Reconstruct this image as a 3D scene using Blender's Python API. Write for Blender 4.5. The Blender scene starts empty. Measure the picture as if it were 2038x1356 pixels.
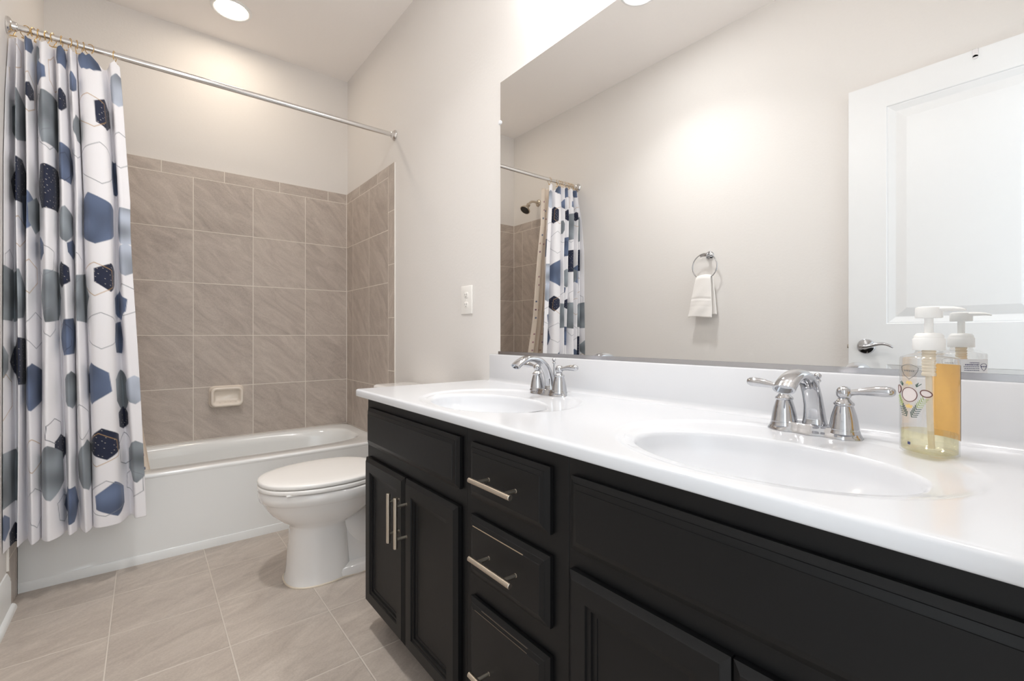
import bpy, bmesh, math, random
import numpy as np
from mathutils import Vector, Matrix
random.seed(4)
PI = math.pi
sc = bpy.context.scene
COL = sc.collection

# ------------------------------------------------------------------ camera
cam_d = bpy.data.cameras.new('camera')
cam = bpy.data.objects.new('camera', cam_d)
COL.objects.link(cam)
CAM_Z = 1.0158
cam.location = (0, 0, CAM_Z)
cam.rotation_euler = (PI / 2, 0, -math.radians(38.4934))
cam_d.sensor_width = 36
cam_d.lens = 918.19 / 2038 * 36
cam_d.shift_y = -(678 - 667.21) / 2038
cam_d.clip_start = 0.01
sc.camera = cam

# ------------------------------------------------------------------ world: daylight of the room beyond the open doorway
wd = bpy.data.worlds.new('world')
sc.world = wd
wd.use_nodes = True
bg = wd.node_tree.nodes['Background']
bg.inputs[0].default_value = (0.88, 0.95, 1.0, 1)
WORLD_STRENGTH = 0.643
bg.inputs[1].default_value = WORLD_STRENGTH

# lamp strengths (the lamps themselves are built further down)
TUB_LAMP = 15.235
TUB_TINT = (1.0, 0.865, 0.70)
ROOM_LAMP = 23.700
ROOM_TINT = (1.0, 0.99, 0.98)
VANITY_LAMP = 7.448
TUB_WATT, ROOM_WATT, VANITY_WATT = 0.05, 1.76, 1.49# the beams the fittings throw downward
VANITY_TINT = (1.0, 0.98, 0.96)

sc.view_settings.view_transform = 'Standard'
sc.view_settings.look = 'None'
sc.view_settings.exposure = 1.82
sc.view_settings.gamma = 1.0
sc.view_settings.use_curve_mapping = False
cy = sc.cycles
cy.max_bounces = 14
cy.diffuse_bounces = 8
cy.glossy_bounces = 8
cy.transmission_bounces = 8
cy.transparent_max_bounces = 16
cy.sample_clamp_indirect = 6.0
cy.caustics_refractive = False
cy.caustics_reflective = True
cy.blur_glossy = 0.6
cy.use_denoising = True
try:
    cy.denoiser = 'OPENIMAGEDENOISE'
except Exception:
    pass

# ------------------------------------------------------------------ room measures
XL, XR, YB, YN, ZC = -0.400, 1.124, 3.2885, -0.050, 2.810
ZT = 2.007          # top of the tiles
YT = 2.488          # front edge of the tiled end walls
TUB_Y, TUB_Z = 2.620, 0.395

# ------------------------------------------------------------------ helpers
def lin(c):
    return tuple((x / 12.92 if x <= 0.04045 else ((x + 0.055) / 1.055) ** 2.4) for x in [v / 255 for v in c])

def tag(o, label=None, cat=None, group=None, kind=None):
    if label: o['label'] = label
    if cat: o['category'] = cat
    if group: o['group'] = group
    if kind: o['kind'] = kind
    return o

WLOC = {}
def thing(name, loc, label, cat, group=None):
    o = bpy.data.objects.new(name, None)
    o.empty_display_size = 0.05
    o.location = loc
    COL.objects.link(o)
    WLOC[o.name] = Vector(loc)
    return tag(o, label, cat, group)

def copy_tree(o, parent=None):
    c = o.copy()
    COL.objects.link(c)
    if parent is not None:
        c.parent = parent
    for ch in list(o.children):
        copy_tree(ch, c)
    return c

class MB:
    """collects shapes into one mesh; coordinates are world coordinates"""
    def __init__(s):
        s.bm = bmesh.new()
        s.mi = 0
    def _f(s, vs):
        try:
            f = s.bm.faces.new(vs)
            f.material_index = s.mi
            f.smooth = True
            return f
        except ValueError:
            return None
    def face(s, pts):
        return s._f([s.bm.verts.new(p) for p in pts])
    def box(s, x0, x1, y0, y1, z0, z1, b=0.0, seg=2, rot=None, pivot=None):
        t = bmesh.new()
        bmesh.ops.create_cube(t, size=1)
        for v in t.verts:
            v.co = Vector(((x0 + x1) / 2 + v.co.x * (x1 - x0), (y0 + y1) / 2 + v.co.y * (y1 - y0), (z0 + z1) / 2 + v.co.z * (z1 - z0)))
        if b > 0:
            bmesh.ops.bevel(t, geom=list(t.edges), offset=b, segments=seg, profile=0.5, affect='EDGES')
        if rot is not None:
            pv = Vector(pivot or ((x0 + x1) / 2, (y0 + y1) / 2, (z0 + z1) / 2))
            for v in t.verts:
                v.co = pv + rot @ (v.co - pv)
        s.merge(t)
        return s
    def merge(s, t):
        m = {}
        for v in t.verts:
            m[v] = s.bm.verts.new(v.co)
        for f in t.faces:
            s._f([m[v] for v in f.verts])
        t.free()
    def grid(s, rows, closed_u=False, closed_v=False, flip=False):
        V = [[s.bm.verts.new(p) for p in r] for r in rows]
        n, m = len(V), len(V[0])
        for i in range(n if closed_v else n - 1):
            a, b = V[i], V[(i + 1) % n]
            for j in range(m if closed_u else m - 1):
                k = (j + 1) % m
                q = [a[j], a[k], b[k], b[j]]
                s._f(q[::-1] if flip else q)
        return V
    def loft(s, rings, cap0=True, cap1=True, flip=False):
        V = s.grid(rings, closed_u=True, flip=flip)
        if cap0: s._f(V[0] if flip else V[0][::-1])
        if cap1: s._f(V[-1][::-1] if flip else V[-1])
        return s
    def lathe(s, prof, org, axis=(0, 0, 1), n=32, cap0=True, cap1=True):
        a = Vector(axis).normalized()
        u = a.orthogonal().normalized()
        w = a.cross(u)
        org = Vector(org)
        rings = [[org + a * h + (u * math.cos(2 * PI * k / n) + w * math.sin(2 * PI * k / n)) * r for k in range(n)] for r, h in prof]
        return s.loft(rings, cap0, cap1)
    def tube(s, pts, r, n=14, closed=False, caps=True, flat=None):
        """flat: (normal vector, factor) squashes the section across that direction"""
        P = [Vector(p) for p in pts]
        m = len(P)
        R = r if isinstance(r, (list, tuple)) else [r] * m
        rings = []
        prev = None
        for i in range(m):
            if closed:
                t = (P[(i + 1) % m] - P[i - 1]).normalized()
            else:
                t = (P[min(i + 1, m - 1)] - P[max(i - 1, 0)]).normalized()
            if prev is None:
                u = t.orthogonal().normalized()
            else:
                u = (prev - t * prev.dot(t)).normalized()
            prev = u
            w = t.cross(u)
            ring = []
            for k in range(n):
                d = (u * math.cos(2 * PI * k / n) + w * math.sin(2 * PI * k / n)) * R[i]
                ring.append(P[i] + d)
            rings.append(ring)
        if closed:
            s.grid(rings, closed_u=True, closed_v=True)
        else:
            s.loft(rings, caps, caps)
        return s
    def build(s, name, mat, parent=None, sharp=32, label=None):
        bm = s.bm
        bmesh.ops.recalc_face_normals(bm, faces=bm.faces)
        thr = math.radians(sharp)
        for e in bm.edges:
            if len(e.link_faces) == 2:
                if e.calc_face_angle(0) > thr:
                    e.smooth = False
        if parent is not None:
            off = WLOC[parent.name]
            for v in bm.verts:
                v.co -= off
        me = bpy.data.meshes.new(name)
        bm.to_mesh(me)
        bm.free()
        o = bpy.data.objects.new(name, me)
        COL.objects.link(o)
        for m in (mat if isinstance(mat, (list, tuple)) else [mat]):
            me.materials.append(m)
        if parent is not None:
            o.parent = parent
            WLOC[o.name] = WLOC[parent.name]
        else:
            WLOC[o.name] = Vector((0, 0, 0))
        if label: o['label'] = label
        return o

def struct(o):
    o['kind'] = 'structure'
    return o

# ------------------------------------------------------------------ materials
def new_mat(name):
    m = bpy.data.materials.new(name)
    m.use_nodes = True
    nt = m.node_tree
    return m, nt, nt.nodes['Principled BSDF']

def node(nt, typ, **kw):
    n = nt.nodes.new(typ)
    for k, v in kw.items():
        if k == 'ins':
            for i, x in v.items():
                n.inputs[i].default_value = x
        else:
            setattr(n, k, v)
    return n

def simple(name, col, rough=0.5, metal=0.0, spec=0.5, coat=0.0, noise=0.0, nscale=60.0, bump=0.0, srgb=True, aniso=0.0):
    m, nt, b = new_mat(name)
    c = lin(col) if srgb else col
    b.inputs['Base Color'].default_value = (*c, 1)
    b.inputs['Roughness'].default_value = rough
    b.inputs['Metallic'].default_value = metal
    b.inputs['Specular IOR Level'].default_value = spec
    if coat:
        b.inputs['Coat Weight'].default_value = coat
        b.inputs['Coat Roughness'].default_value = 0.06
    tc = node(nt, 'ShaderNodeTexCoord')
    nz = node(nt, 'ShaderNodeTexNoise', ins={'Scale': nscale, 'Detail': 4.0})
    nt.links.new(tc.outputs['Object'], nz.inputs['Vector'])
    if noise:
        mx = node(nt, 'ShaderNodeMix', data_type='RGBA')
        mx.inputs[6].default_value = (*[x * (1 - noise) for x in c], 1)
        mx.inputs[7].default_value = (*[min(1, x * (1 + noise)) for x in c], 1)
        nt.links.new(nz.outputs['Fac'], mx.inputs[0])
        nt.links.new(mx.outputs[2], b.inputs['Base Color'])
    if bump:
        bp = node(nt, 'ShaderNodeBump', ins={'Strength': 1.0, 'Distance': bump})
        nt.links.new(nz.outputs['Fac'], bp.inputs['Height'])
        nt.links.new(bp.outputs['Normal'], b.inputs['Normal'])
    return m

def M2(nt, op, a, b=None, c=None):
    n = nt.nodes.new('ShaderNodeMath')
    n.operation = op
    for i, x in enumerate((a, b, c)):
        if x is None: continue
        if isinstance(x, (int, float)): n.inputs[i].default_value = x
        else: nt.links.new(x, n.inputs[i])
    return n.outputs[0]

def tile_mat(name, axes, o0, p0, o1, p1, base, grout, gw=0.0040, rot=0.9, rough=0.42, vary=0.16, streak=0.40):
    """square tiles laid on two world axes (0 x, 1 y, 2 z); o = position of one joint, p = pitch"""
    m, nt, b = new_mat(name)
    tc = node(nt, 'ShaderNodeTexCoord')
    sp = node(nt, 'ShaderNodeSeparateXYZ')
    nt.links.new(tc.outputs['Object'], sp.inputs[0])
    ids, masks = [], []
    for ax, o, p in ((axes[0], o0, p0), (axes[1], o1, p1)):
        q = M2(nt, 'DIVIDE', M2(nt, 'SUBTRACT', sp.outputs[ax], o), p)
        fr = M2(nt, 'FRACT', q)
        ids.append(M2(nt, 'FLOOR', q))
        d = M2(nt, 'MULTIPLY', M2(nt, 'MINIMUM', fr, M2(nt, 'SUBTRACT', 1.0, fr)), p)
        masks.append(d)
    d = M2(nt, 'MINIMUM', masks[0], masks[1])
    mr = node(nt, 'ShaderNodeMapRange', interpolation_type='SMOOTHSTEP')
    mr.inputs['From Min'].default_value = gw * 0.5 - 0.0006
    mr.inputs['From Max'].default_value = gw * 0.5 + 0.0008
    nt.links.new(d, mr.inputs['Value'])
    tilem = mr.outputs[0]
    # per tile random
    cb = node(nt, 'ShaderNodeCombineXYZ')
    nt.links.new(ids[0], cb.inputs[0]); nt.links.new(ids[1], cb.inputs[1])
    wn = node(nt, 'ShaderNodeTexWhiteNoise', noise_dimensions='3D')
    nt.links.new(cb.outputs[0], wn.inputs['Vector'])
    # streaky slate clouds
    cv = node(nt, 'ShaderNodeCombineXYZ')
    nt.links.new(sp.outputs[axes[0]], cv.inputs[0]); nt.links.new(sp.outputs[axes[1]], cv.inputs[1])
    nt.links.new(M2(nt, 'MULTIPLY', wn.outputs['Value'], 9.0), cv.inputs[2])
    rt = node(nt, 'ShaderNodeMapping')
    rt.inputs['Rotation'].default_value = (0, 0, rot)
    nt.links.new(cv.outputs[0], rt.inputs[0])
    mp = node(nt, 'ShaderNodeMapping')
    mp.inputs['Scale'].default_value = (5.0, 16.0, 1.0)
    nt.links.new(rt.outputs[0], mp.inputs[0])
    n1 = node(nt, 'ShaderNodeTexNoise', ins={'Scale': 1.0, 'Detail': 8.0, 'Roughness': 0.68, 'Distortion': 1.0})
    nt.links.new(mp.outputs[0], n1.inputs['Vector'])
    n2 = node(nt, 'ShaderNodeTexNoise', ins={'Scale': 160.0, 'Detail': 3.0})
    nt.links.new(cv.outputs[0], n2.inputs['Vector'])
    v = M2(nt, 'ADD', M2(nt, 'MULTIPLY', M2(nt, 'SUBTRACT', n1.outputs['Fac'], 0.5), streak * 4.2),
           M2(nt, 'MULTIPLY', M2(nt, 'SUBTRACT', n2.outputs['Fac'], 0.5), 0.55))
    v = M2(nt, 'ADD', v, M2(nt, 'MULTIPLY', M2(nt, 'SUBTRACT', wn.outputs['Value'], 0.5), vary))
    v = M2(nt, 'ADD', v, 0.5)
    mx = node(nt, 'ShaderNodeMix', data_type='RGBA')
    bl = lin(base)
    mx.inputs[6].default_value = (bl[0] * 0.72, bl[1] * 0.70, bl[2] * 0.69, 1)
    mx.inputs[7].default_value = (bl[0] * 1.28, bl[1] * 1.30, bl[2] * 1.31, 1)
    nt.links.new(v, mx.inputs[0])
    mg = node(nt, 'ShaderNodeMix', data_type='RGBA')
    mg.inputs[6].default_value = (*lin(grout), 1)
    nt.links.new(tilem, mg.inputs[0]); nt.links.new(mx.outputs[2], mg.inputs[7])
    nt.links.new(mg.outputs[2], b.inputs['Base Color'])
    ro = M2(nt, 'ADD', M2(nt, 'MULTIPLY', tilem, rough - 0.85), 0.85)
    nt.links.new(ro, b.inputs['Roughness'])
    h = M2(nt, 'ADD', tilem, M2(nt, 'MULTIPLY', n2.outputs['Fac'], 0.12))
    bp = node(nt, 'ShaderNodeBump', ins={'Strength': 0.7, 'Distance': 0.0015})
    nt.links.new(h, bp.inputs['Height'])
    nt.links.new(bp.outputs['Normal'], b.inputs['Normal'])
    return m

def emit(name, col, s):
    m = bpy.data.materials.new(name)
    m.use_nodes = True
    nt = m.node_tree
    nt.nodes.clear()
    o = nt.nodes.new('ShaderNodeOutputMaterial')
    e = nt.nodes.new('ShaderNodeEmission')
    e.inputs[0].default_value = (*col, 1)
    e.inputs[1].default_value = s
    nt.links.new(e.outputs[0], o.inputs[0])
    return m

def sheer(name, tint, gloss=0.08, rough=0.02):
    """thin clear plastic or liquid: tinted see-through with a Fresnel sheen"""
    m = bpy.data.materials.new(name)
    m.use_nodes = True
    nt = m.node_tree
    nt.nodes.clear()
    o = nt.nodes.new('ShaderNodeOutputMaterial')
    t = nt.nodes.new('ShaderNodeBsdfTransparent')
    t.inputs[0].default_value = (*tint, 1)
    g = nt.nodes.new('ShaderNodeBsdfGlossy')
    g.inputs['Roughness'].default_value = rough
    lw = nt.nodes.new('ShaderNodeFresnel')
    lw.inputs[0].default_value = 1.42
    k = M2(nt, 'MINIMUM', M2(nt, 'ADD', lw.outputs[0], gloss), 0.35)
    mx = nt.nodes.new('ShaderNodeMixShader')
    nt.links.new(k, mx.inputs[0])
    nt.links.new(t.outputs[0], mx.inputs[1]); nt.links.new(g.outputs[0], mx.inputs[2])
    nt.links.new(mx.outputs[0], o.inputs[0])
    return m

WALLC = (225, 222, 219)
MAT = dict(
    wall=simple('wall_paint', WALLC, 0.75, noise=0.012, nscale=90, bump=0.0004),
    ceil=simple('ceiling_paint', (245, 241, 238), 0.85, noise=0.01, nscale=70, bump=0.0003),
    trimw=simple('white_trim_paint', (236, 237, 236), 0.35, noise=0.01),
    doorw=simple('white_door_paint', (230, 231, 232), 0.34, noise=0.008, nscale=25),
    tub=simple('tub_enamel', (236, 238, 238), 0.12, coat=0.4, noise=0.006, nscale=5),
    china=simple('toilet_china', (238, 236, 234), 0.10, coat=0.5, noise=0.006, nscale=6),
    seatp=simple('toilet_seat_plastic', (240, 238, 235), 0.22, noise=0.006, nscale=6),
    marble=simple('cultured_marble', (223, 225, 229), 0.14, noise=0.008, nscale=7),
    black=simple('black_cabinet_paint', (15, 15, 16), 0.45, spec=0.3, noise=0.10, nscale=40, bump=0.00015),
    inner=simple('cabinet_dark_board', (26, 26, 27), 0.6, noise=0.05),  # plain dark grey board of the bottom panels and toe kicks
    bare2=simple('scuffed_dark_edge', (104, 90, 76), 0.6, noise=0.15, nscale=200),
    bare=simple('worn_wood_edge', (168, 148, 124), 0.6, noise=0.15, nscale=200),
    chrome=simple('chrome', (196, 197, 200), 0.06, metal=1.0, noise=0.01),
    rodm=simple('polished_rod', (226, 225, 224), 0.16, metal=1.0, noise=0.01),
    nickel=simple('brushed_nickel', (200, 190, 176), 0.32, metal=1.0, noise=0.04, nscale=300),
    alu=simple('satin_aluminium', (205, 206, 210), 0.25, metal=1.0, noise=0.02),
    brass=simple('gold_wire', (214, 180, 120), 0.25, metal=1.0, noise=0.03),
    mirror=simple('mirror_silver', (246, 247, 247), 0.0, metal=1.0),
    caulk=simple('white_caulk', (232, 228, 222), 0.5, noise=0.02),
    oldcaulk=simple('aged_caulk', (226, 214, 196), 0.5, noise=0.04),
    plate=simple('white_plastic_plate', (240, 238, 234), 0.3, noise=0.005),
    slot=simple('dark_slot', (60, 58, 56), 0.6, noise=0.02),
    soap=simple('soap_dish_ceramic', (236, 226, 214), 0.15, coat=0.4, noise=0.01),
    terry=simple('white_terry', (244, 241, 238), 0.95, noise=0.05, nscale=500, bump=0.0012),
    cap=simple('white_pump_plastic', (246, 247, 246), 0.3, noise=0.006),
    clip=simple('clear_plastic_clip', (235, 235, 238), 0.15, noise=0.01),
    bottle=sheer('clear_bottle_plastic', (0.99, 0.99, 0.985)),
    soapliq=sheer('pale_yellow_soap', (0.99, 0.965, 0.80), 0.0),
    straw=simple('frosted_tube', (236, 226, 206), 0.5, noise=0.01),
    orange=simple('orange_label_back', (252, 200, 104), 0.55, noise=0.05, nscale=120),
    labelw=simple('white_label', (240, 240, 242), 0.45, noise=0.01),
    ink=simple('blue_ink', (62, 66, 110), 0.5, noise=0.02),
    inkgrey=simple('grey_ink', (124, 124, 122), 0.5, noise=0.02),
    inkbrown=simple('brown_ink', (112, 74, 70), 0.5, noise=0.02),
    inkpink=simple('coconut_flesh_ink', (233, 224, 222), 0.5, noise=0.02),
    inkgreen=simple('leaf_green_ink', (168, 190, 120), 0.5, noise=0.05),
    inkdark=simple('dark_green_ink', (70, 96, 88), 0.5, noise=0.05),
    inkyellow=simple('yellow_flower_ink', (236, 206, 130), 0.5, noise=0.02),
    lens_tub=emit('tub_lamp_glow', TUB_TINT, TUB_LAMP),
    lens_room=emit('room_lamp_glow', ROOM_TINT, ROOM_LAMP),
    globe=emit('vanity_globe_glow', VANITY_TINT, VANITY_LAMP),
)
TB, TG = (186, 175, 166), (230, 223, 214)
MAT['tile_back'] = tile_mat('tile_back_wall', (0, 2), -0.0875, 0.3092, 0.3975, 0.3088, TB, TG, rot=0.7)
MAT['tile_side'] = tile_mat('tile_end_wall', (1, 2), 2.571 - 0.294, 0.294, 0.3975, 0.3088, TB, TG, rot=2.3)
MAT['tile_back_top'] = tile_mat('tile_back_border', (0, 2), 0.0725, 0.3051, 1.941, 0.9, TB, TG, rot=0.2)
MAT['tile_side_top'] = tile_mat('tile_end_border', (1, 2), 2.571 - 0.44, 0.30, 1.941, 0.9, TB, TG, rot=0.2)
MAT['tile_edge'] = tile_mat('tile_bullnose', (1, 2), 2.571, 0.9, 0.8085, 0.3088, TB, TG, rot=1.2)
MAT['tile_floor'] = tile_mat('tile_floor', (0, 1), -0.0955, 0.3130, 1.4365, 0.3130, (184, 173, 163), (206, 197, 187), gw=0.0042, rot=-0.42, rough=0.36, vary=0.12, streak=0.36)

# ------------------------------------------------------------------ room shell
W = 0.12
def quad_slab(name, mat, x0, x1, y0, y1, z0, z1):
    return struct(MB().box(x0, x1, y0, y1, z0, z1).build(name, mat))
quad_slab('floor', MAT['tile_floor'], XL - W, XR + W, YN - 1.6, YB + W, -0.10, 0.0)
quad_slab('ceiling', MAT['ceil'], XL - W, XR + W, YN - W, YB + W, ZC, ZC + 0.10)
quad_slab('wall_left', MAT['wall'], XL - W, XL, YN - W, YB + W, 0, ZC)
quad_slab('wall_right', MAT['wall'], XR, XR + W, YN - W, YB + W, 0, ZC)
quad_slab('wall_back', MAT['wall'], XL, XR, YB, YB + W, 0, ZC)
# near wall with the open doorway
DX0, DX1, DZ = -0.362, 0.425, 2.165
mb = MB()
mb.box(XL, DX0, YN - W, YN, 0, ZC)
mb.box(DX1, XR, YN - W, YN, 0, ZC)
mb.box(DX0, DX1, YN - W, YN, DZ, ZC)
struct(mb.build('wall_front', MAT['wall']))
mb = MB()
mb.box(DX0, DX0 + 0.012, YN - W, YN - 0.001, 0, DZ)
mb.box(DX1 - 0.012, DX1, YN - W, YN - 0.001, 0, DZ)
mb.box(DX0 + 0.012, DX1 - 0.012, YN - W, YN - 0.001, DZ - 0.012, DZ)
mb.box(DX1, DX1 + 0.06, YN, YN + 0.014, 0, DZ + 0.06, 0.003)
mb.box(DX0, DX1, YN, YN + 0.014, DZ, DZ + 0.06, 0.003)
struct(mb.build('trim_1', MAT['trimw']))

# baseboards
def base_profile():
    return [(0, 0), (0.013, 0), (0.013, 0.105), (0.011, 0.112), (0.011, 0.118), (0.007, 0.130), (0.004, 0.138), (0, 0.140)]
def baseboard(name, xw, sgn, y0, y1):
    mb = MB()
    pr = [(xw + sgn * d, z) for d, z in base_profile()]
    mb.loft([[(x, y0, z) for x, z in pr], [(x, y1, z) for x, z in pr]])
    q = [(xw + sgn * 0.013, 0)] + [(xw + sgn * (0.013 + 0.014 * math.cos(a)), 0.020 * math.sin(a)) for a in [i * PI / 12 for i in range(7)]]
    mb.loft([[(x, y0, z) for x, z in q], [(x, y1 + 0.012, z) for x, z in q]])
    return struct(mb.build(name, MAT['trimw']))
baseboard('baseboard_left', XL, 1, 0.735, YT - 0.004)
baseboard('baseboard_right', XR, -1, 1.606, YT - 0.004)

# tiled alcove
TT = 0.008
mb = MB()
mb.box(XL, XR, YB - TT, YB, TUB_Z - 0.01, 1.941)
mb.mi = 1
mb.box(XL, XR, YB - TT, YB, 1.941, ZT, 0.0)
struct(mb.build('wall_tile_back', [MAT['tile_back'], MAT['tile_back_top']]))
for nm, xw, s in (('wall_tile_left', XL, 1), ('wall_tile_right', XR, -1)):
    xa, xb = sorted((xw, xw + s * TT))
    mb = MB()
    mb.box(xa, xb, 2.571, YB - TT, TUB_Z - 0.01, 1.941)
    mb.mi = 1
    mb.box(xa, xb, 2.571, YB - TT, 1.941, ZT)
    mb.mi = 2
    mb.box(xa, xb, YT, 2.571, 0, ZT)
    mb.box(xa, xb, 2.571, 2.6195, 0, TUB_Z - 0.01)
    struct(mb.build(nm, [MAT['tile_side'], MAT['tile_side_top'], MAT['tile_edge']]))
# caulk lines along the tile edges
mb = MB()
for xw, s in ((XL, 1), (XR, -1)):
    xa, xb = sorted((xw, xw + s * 0.0075))
    mb.box(xa, xb, YT - 0.006, YT - 0.0002, 0.145 if s > 0 else 0.145, ZT - 0.002, 0.0015, 1)
struct(mb.build('trim_2', MAT['caulk']))
mb = MB()
for xw, s in ((XL, 1), (XR, -1)):
    x = xw + s * TT
    mb.box(min(x, x + s * 0.003), max(x, x + s * 0.003), YB - TT - 0.003, YB - TT, TUB_Z + 0.006, ZT, 0)
struct(mb.build('trim_3', MAT['caulk']))

# ------------------------------------------------------------------ bathtub
def rect_ring(x0, x1, y0, y1, z, r, n=16):
    pts = []
    for cx, cyy, a0 in ((x1 - r, y1 - r, 0), (x0 + r, y1 - r, PI / 2), (x0 + r, y0 + r, PI), (x1 - r, y0 + r, 1.5 * PI)):
        for i in range(n):
            a = a0 + PI / 2 * i / (n - 1)
            pts.append((cx + r * math.cos(a), cyy + r * math.sin(a), z))
    return pts
def sup_ring(cx, cyy, a, b, z, e, n):
    """superellipse whose points face the same way as those of rect_ring"""
    pts = []
    for k in range(n):
        th = 2 * PI * (k + 0.5) / n
        c, s_ = math.cos(th), math.sin(th)
        pts.append((cx + a * math.copysign(abs(c) ** (2 / e), c), cyy + b * math.copysign(abs(s_) ** (2 / e), s_), z))
    return pts

tub = thing('bathtub', (0.362, 2.95, 0), 'white alcove bathtub with a plain apron behind the toilet', 'bathtub')
bx0, bx1, by1 = XL + 0.009, XR - 0.009, YB - 0.009
NR = 28
mb = MB()
cxb, cyb = 0.362, 2.958
n4 = NR * 4
def tub_rect(z, ins, yf):
    # points by angle from the middle so that they line up with the basin's oval
    pts = []
    x0, x1, y0, y1 = bx0 + ins, bx1 - ins, yf, by1 - ins
    for k in range(n4):
        th = 2 * PI * (k + 0.5) / n4
        c, s_ = math.cos(th), math.sin(th)
        e = 14
        px = math.copysign(abs(c) ** (2 / e), c); py = math.copysign(abs(s_) ** (2 / e), s_)
        pts.append(((x0 + x1) / 2 + px * (x1 - x0) / 2, (y0 + y1) / 2 + py * (y1 - y0) / 2, z))
    return pts
rings = [tub_rect(0.374, 0.0, 2.6165), tub_rect(0.384, 0.0, 2.613), tub_rect(0.391, 0.001, 2.616), tub_rect(TUB_Z, 0.004, 2.622),
         tub_rect(TUB_Z, 0.008, 2.630),
         sup_ring(cxb, cyb, 0.688, 0.258, TUB_Z + 0.001, 4.2, n4),
         sup_ring(cxb, cyb, 0.676, 0.248, TUB_Z - 0.003, 3.9, n4),
         sup_ring(cxb, cyb, 0.668, 0.241, TUB_Z - 0.015, 3.7, n4),
         sup_ring(cxb, cyb, 0.655, 0.232, TUB_Z - 0.06, 3.6, n4),
         sup_ring(cxb, cyb, 0.615, 0.215, TUB_Z - 0.24, 3.4, n4),
         sup_ring(cxb, cyb, 0.590, 0.195, TUB_Z - 0.30, 3.2, n4),
         sup_ring(cxb, cyb, 0.540, 0.160, TUB_Z - 0.325, 3.0, n4),
         sup_ring(cxb, cyb, 0.300, 0.080, TUB_Z - 0.332, 2.6, n4)]
mb.loft(rings, cap0=False, cap1=True)
mb.build('basin', MAT['tub'], tub, sharp=50)
mb = MB()
prof = [(2.6225, 0.0), (2.6225, 0.0375), (2.6230, 0.0388), (2.6262, 0.0394), (2.6268, 0.0400), (2.6266, 0.060), (2.6250, 0.20), (2.6200, 0.34), (2.6165, 0.374), (2.640, 0.374), (2.640, 0.0)]
def apron_x(x):
    # the lower step fades out toward the left end
    f = min(1, max(0, (x - (-0.32)) / 0.16))
    return [(x, (y if i not in (3, 4, 5, 6) else 2.6235 + (y - 2.6235) * f), z) for i, (y, z) in enumerate(prof)]
mb.loft([apron_x(x) for x in np.linspace(bx0, bx1, 40)])
mb.build('apron', MAT['tub'], tub, sharp=35)
mb = MB()
mb.lathe([(0.033, 0), (0.033, 0.004), (0.028, 0.006), (0.012, 0.006), (0.010, 0.003)], (-0.10, cyb, TUB_Z - 0.3335), n=28)
mb.build('drain', MAT['chrome'], tub)

# ------------------------------------------------------------------ soap dish on the back wall
sd = thing('soap_dish', (0.387, YB - TT, 0.642), 'cream ceramic soap dish fixed to the tiled back wall', 'soap dish')
mb = MB()
x0, x1, z0, z1 = 0.300, 0.474, 0.584, 0.706
yb_ = YB - TT
def rr(ins, y, r, dz=0.0):
    r = max(r, 0.004)
    pts = []
    for cx, cz, a0 in ((x1 - ins - r, z1 - ins - r, 0), (x0 + ins + r, z1 - ins - r, PI / 2), (x0 + ins + r, z0 + ins + r + dz, PI), (x1 - ins - r, z0 + ins + r + dz, 1.5 * PI)):
        for i in range(8):
            a = a0 + PI / 2 * i / 7
            pts.append((cx + r * math.cos(a), y, cz + r * math.sin(a)))
    return pts
mb.loft([rr(-0.004, yb_, 0.028), rr(-0.004, yb_ - 0.006, 0.028), rr(0.002, yb_ - 0.012, 0.027), rr(0.003, yb_ - 0.036, 0.027), rr(0.004, yb_ - 0.045, 0.027), rr(0.008, yb_ - 0.050, 0.026), rr(0.013, yb_ - 0.050, 0.022),
         rr(0.018, yb_ - 0.046, 0.015, 0.004), rr(0.023, yb_ - 0.022, 0.012, 0.010), rr(0.028, yb_ - 0.016, 0.01, 0.014)])
mb.build('dish', MAT['soap'], sd, sharp=60)
mb = MB()
for i in range(4):
    x = 0.345 + i * 0.028
    mb.box(x, x + 0.010, yb_ - 0.040, yb_ - 0.012, 0.606, 0.6125, 0.002)
mb.build('drain_ridge', MAT['soap'], sd)

# ------------------------------------------------------------------ shower head on the left wall (seen in the mirror)
sh = thing('shower_sprayer', (XL, 2.955, 2.147), 'nickel shower head on its arm high on the left wall', 'shower head')
mb = MB()
mb.lathe([(0.030, 0.0), (0.030, 0.004), (0.024, 0.010), (0.012, 0.013)], (XL, 2.955, 2.147), (1, 0, 0), 28)
mb.build('flange', MAT['nickel'], sh)
mb = MB()
arm = [(XL + 0.002, 2.955, 2.147), (XL + 0.045, 2.955, 2.150), (XL + 0.075, 2.955, 2.146), (XL + 0.098, 2.955, 2.132), (XL + 0.116, 2.955, 2.110)]
mb.tube(arm, 0.0095, 14)
mb.build('arm', MAT['nickel'], sh)
mb = MB()
ax = Vector((0.60, 0.0, -0.80))
mb.lathe([(0.012, 0.0), (0.017, 0.004), (0.017, 0.016), (0.013, 0.020), (0.015, 0.028), (0.022, 0.042), (0.034, 0.056), (0.043, 0.064), (0.045, 0.070), (0.043, 0.074)], (XL + 0.108, 2.955, 2.120), ax, 32)
mb.build('bell', MAT['nickel'], sh)
mb = MB()
mb.lathe([(0.038, 0.0), (0.038, 0.0015), (0.02, 0.002)], Vector((XL + 0.108, 2.955, 2.120)) + ax * 0.0738, ax, 28)
mb.build('spray_face', MAT['slot'], sh, label='dark spray face')

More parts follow.
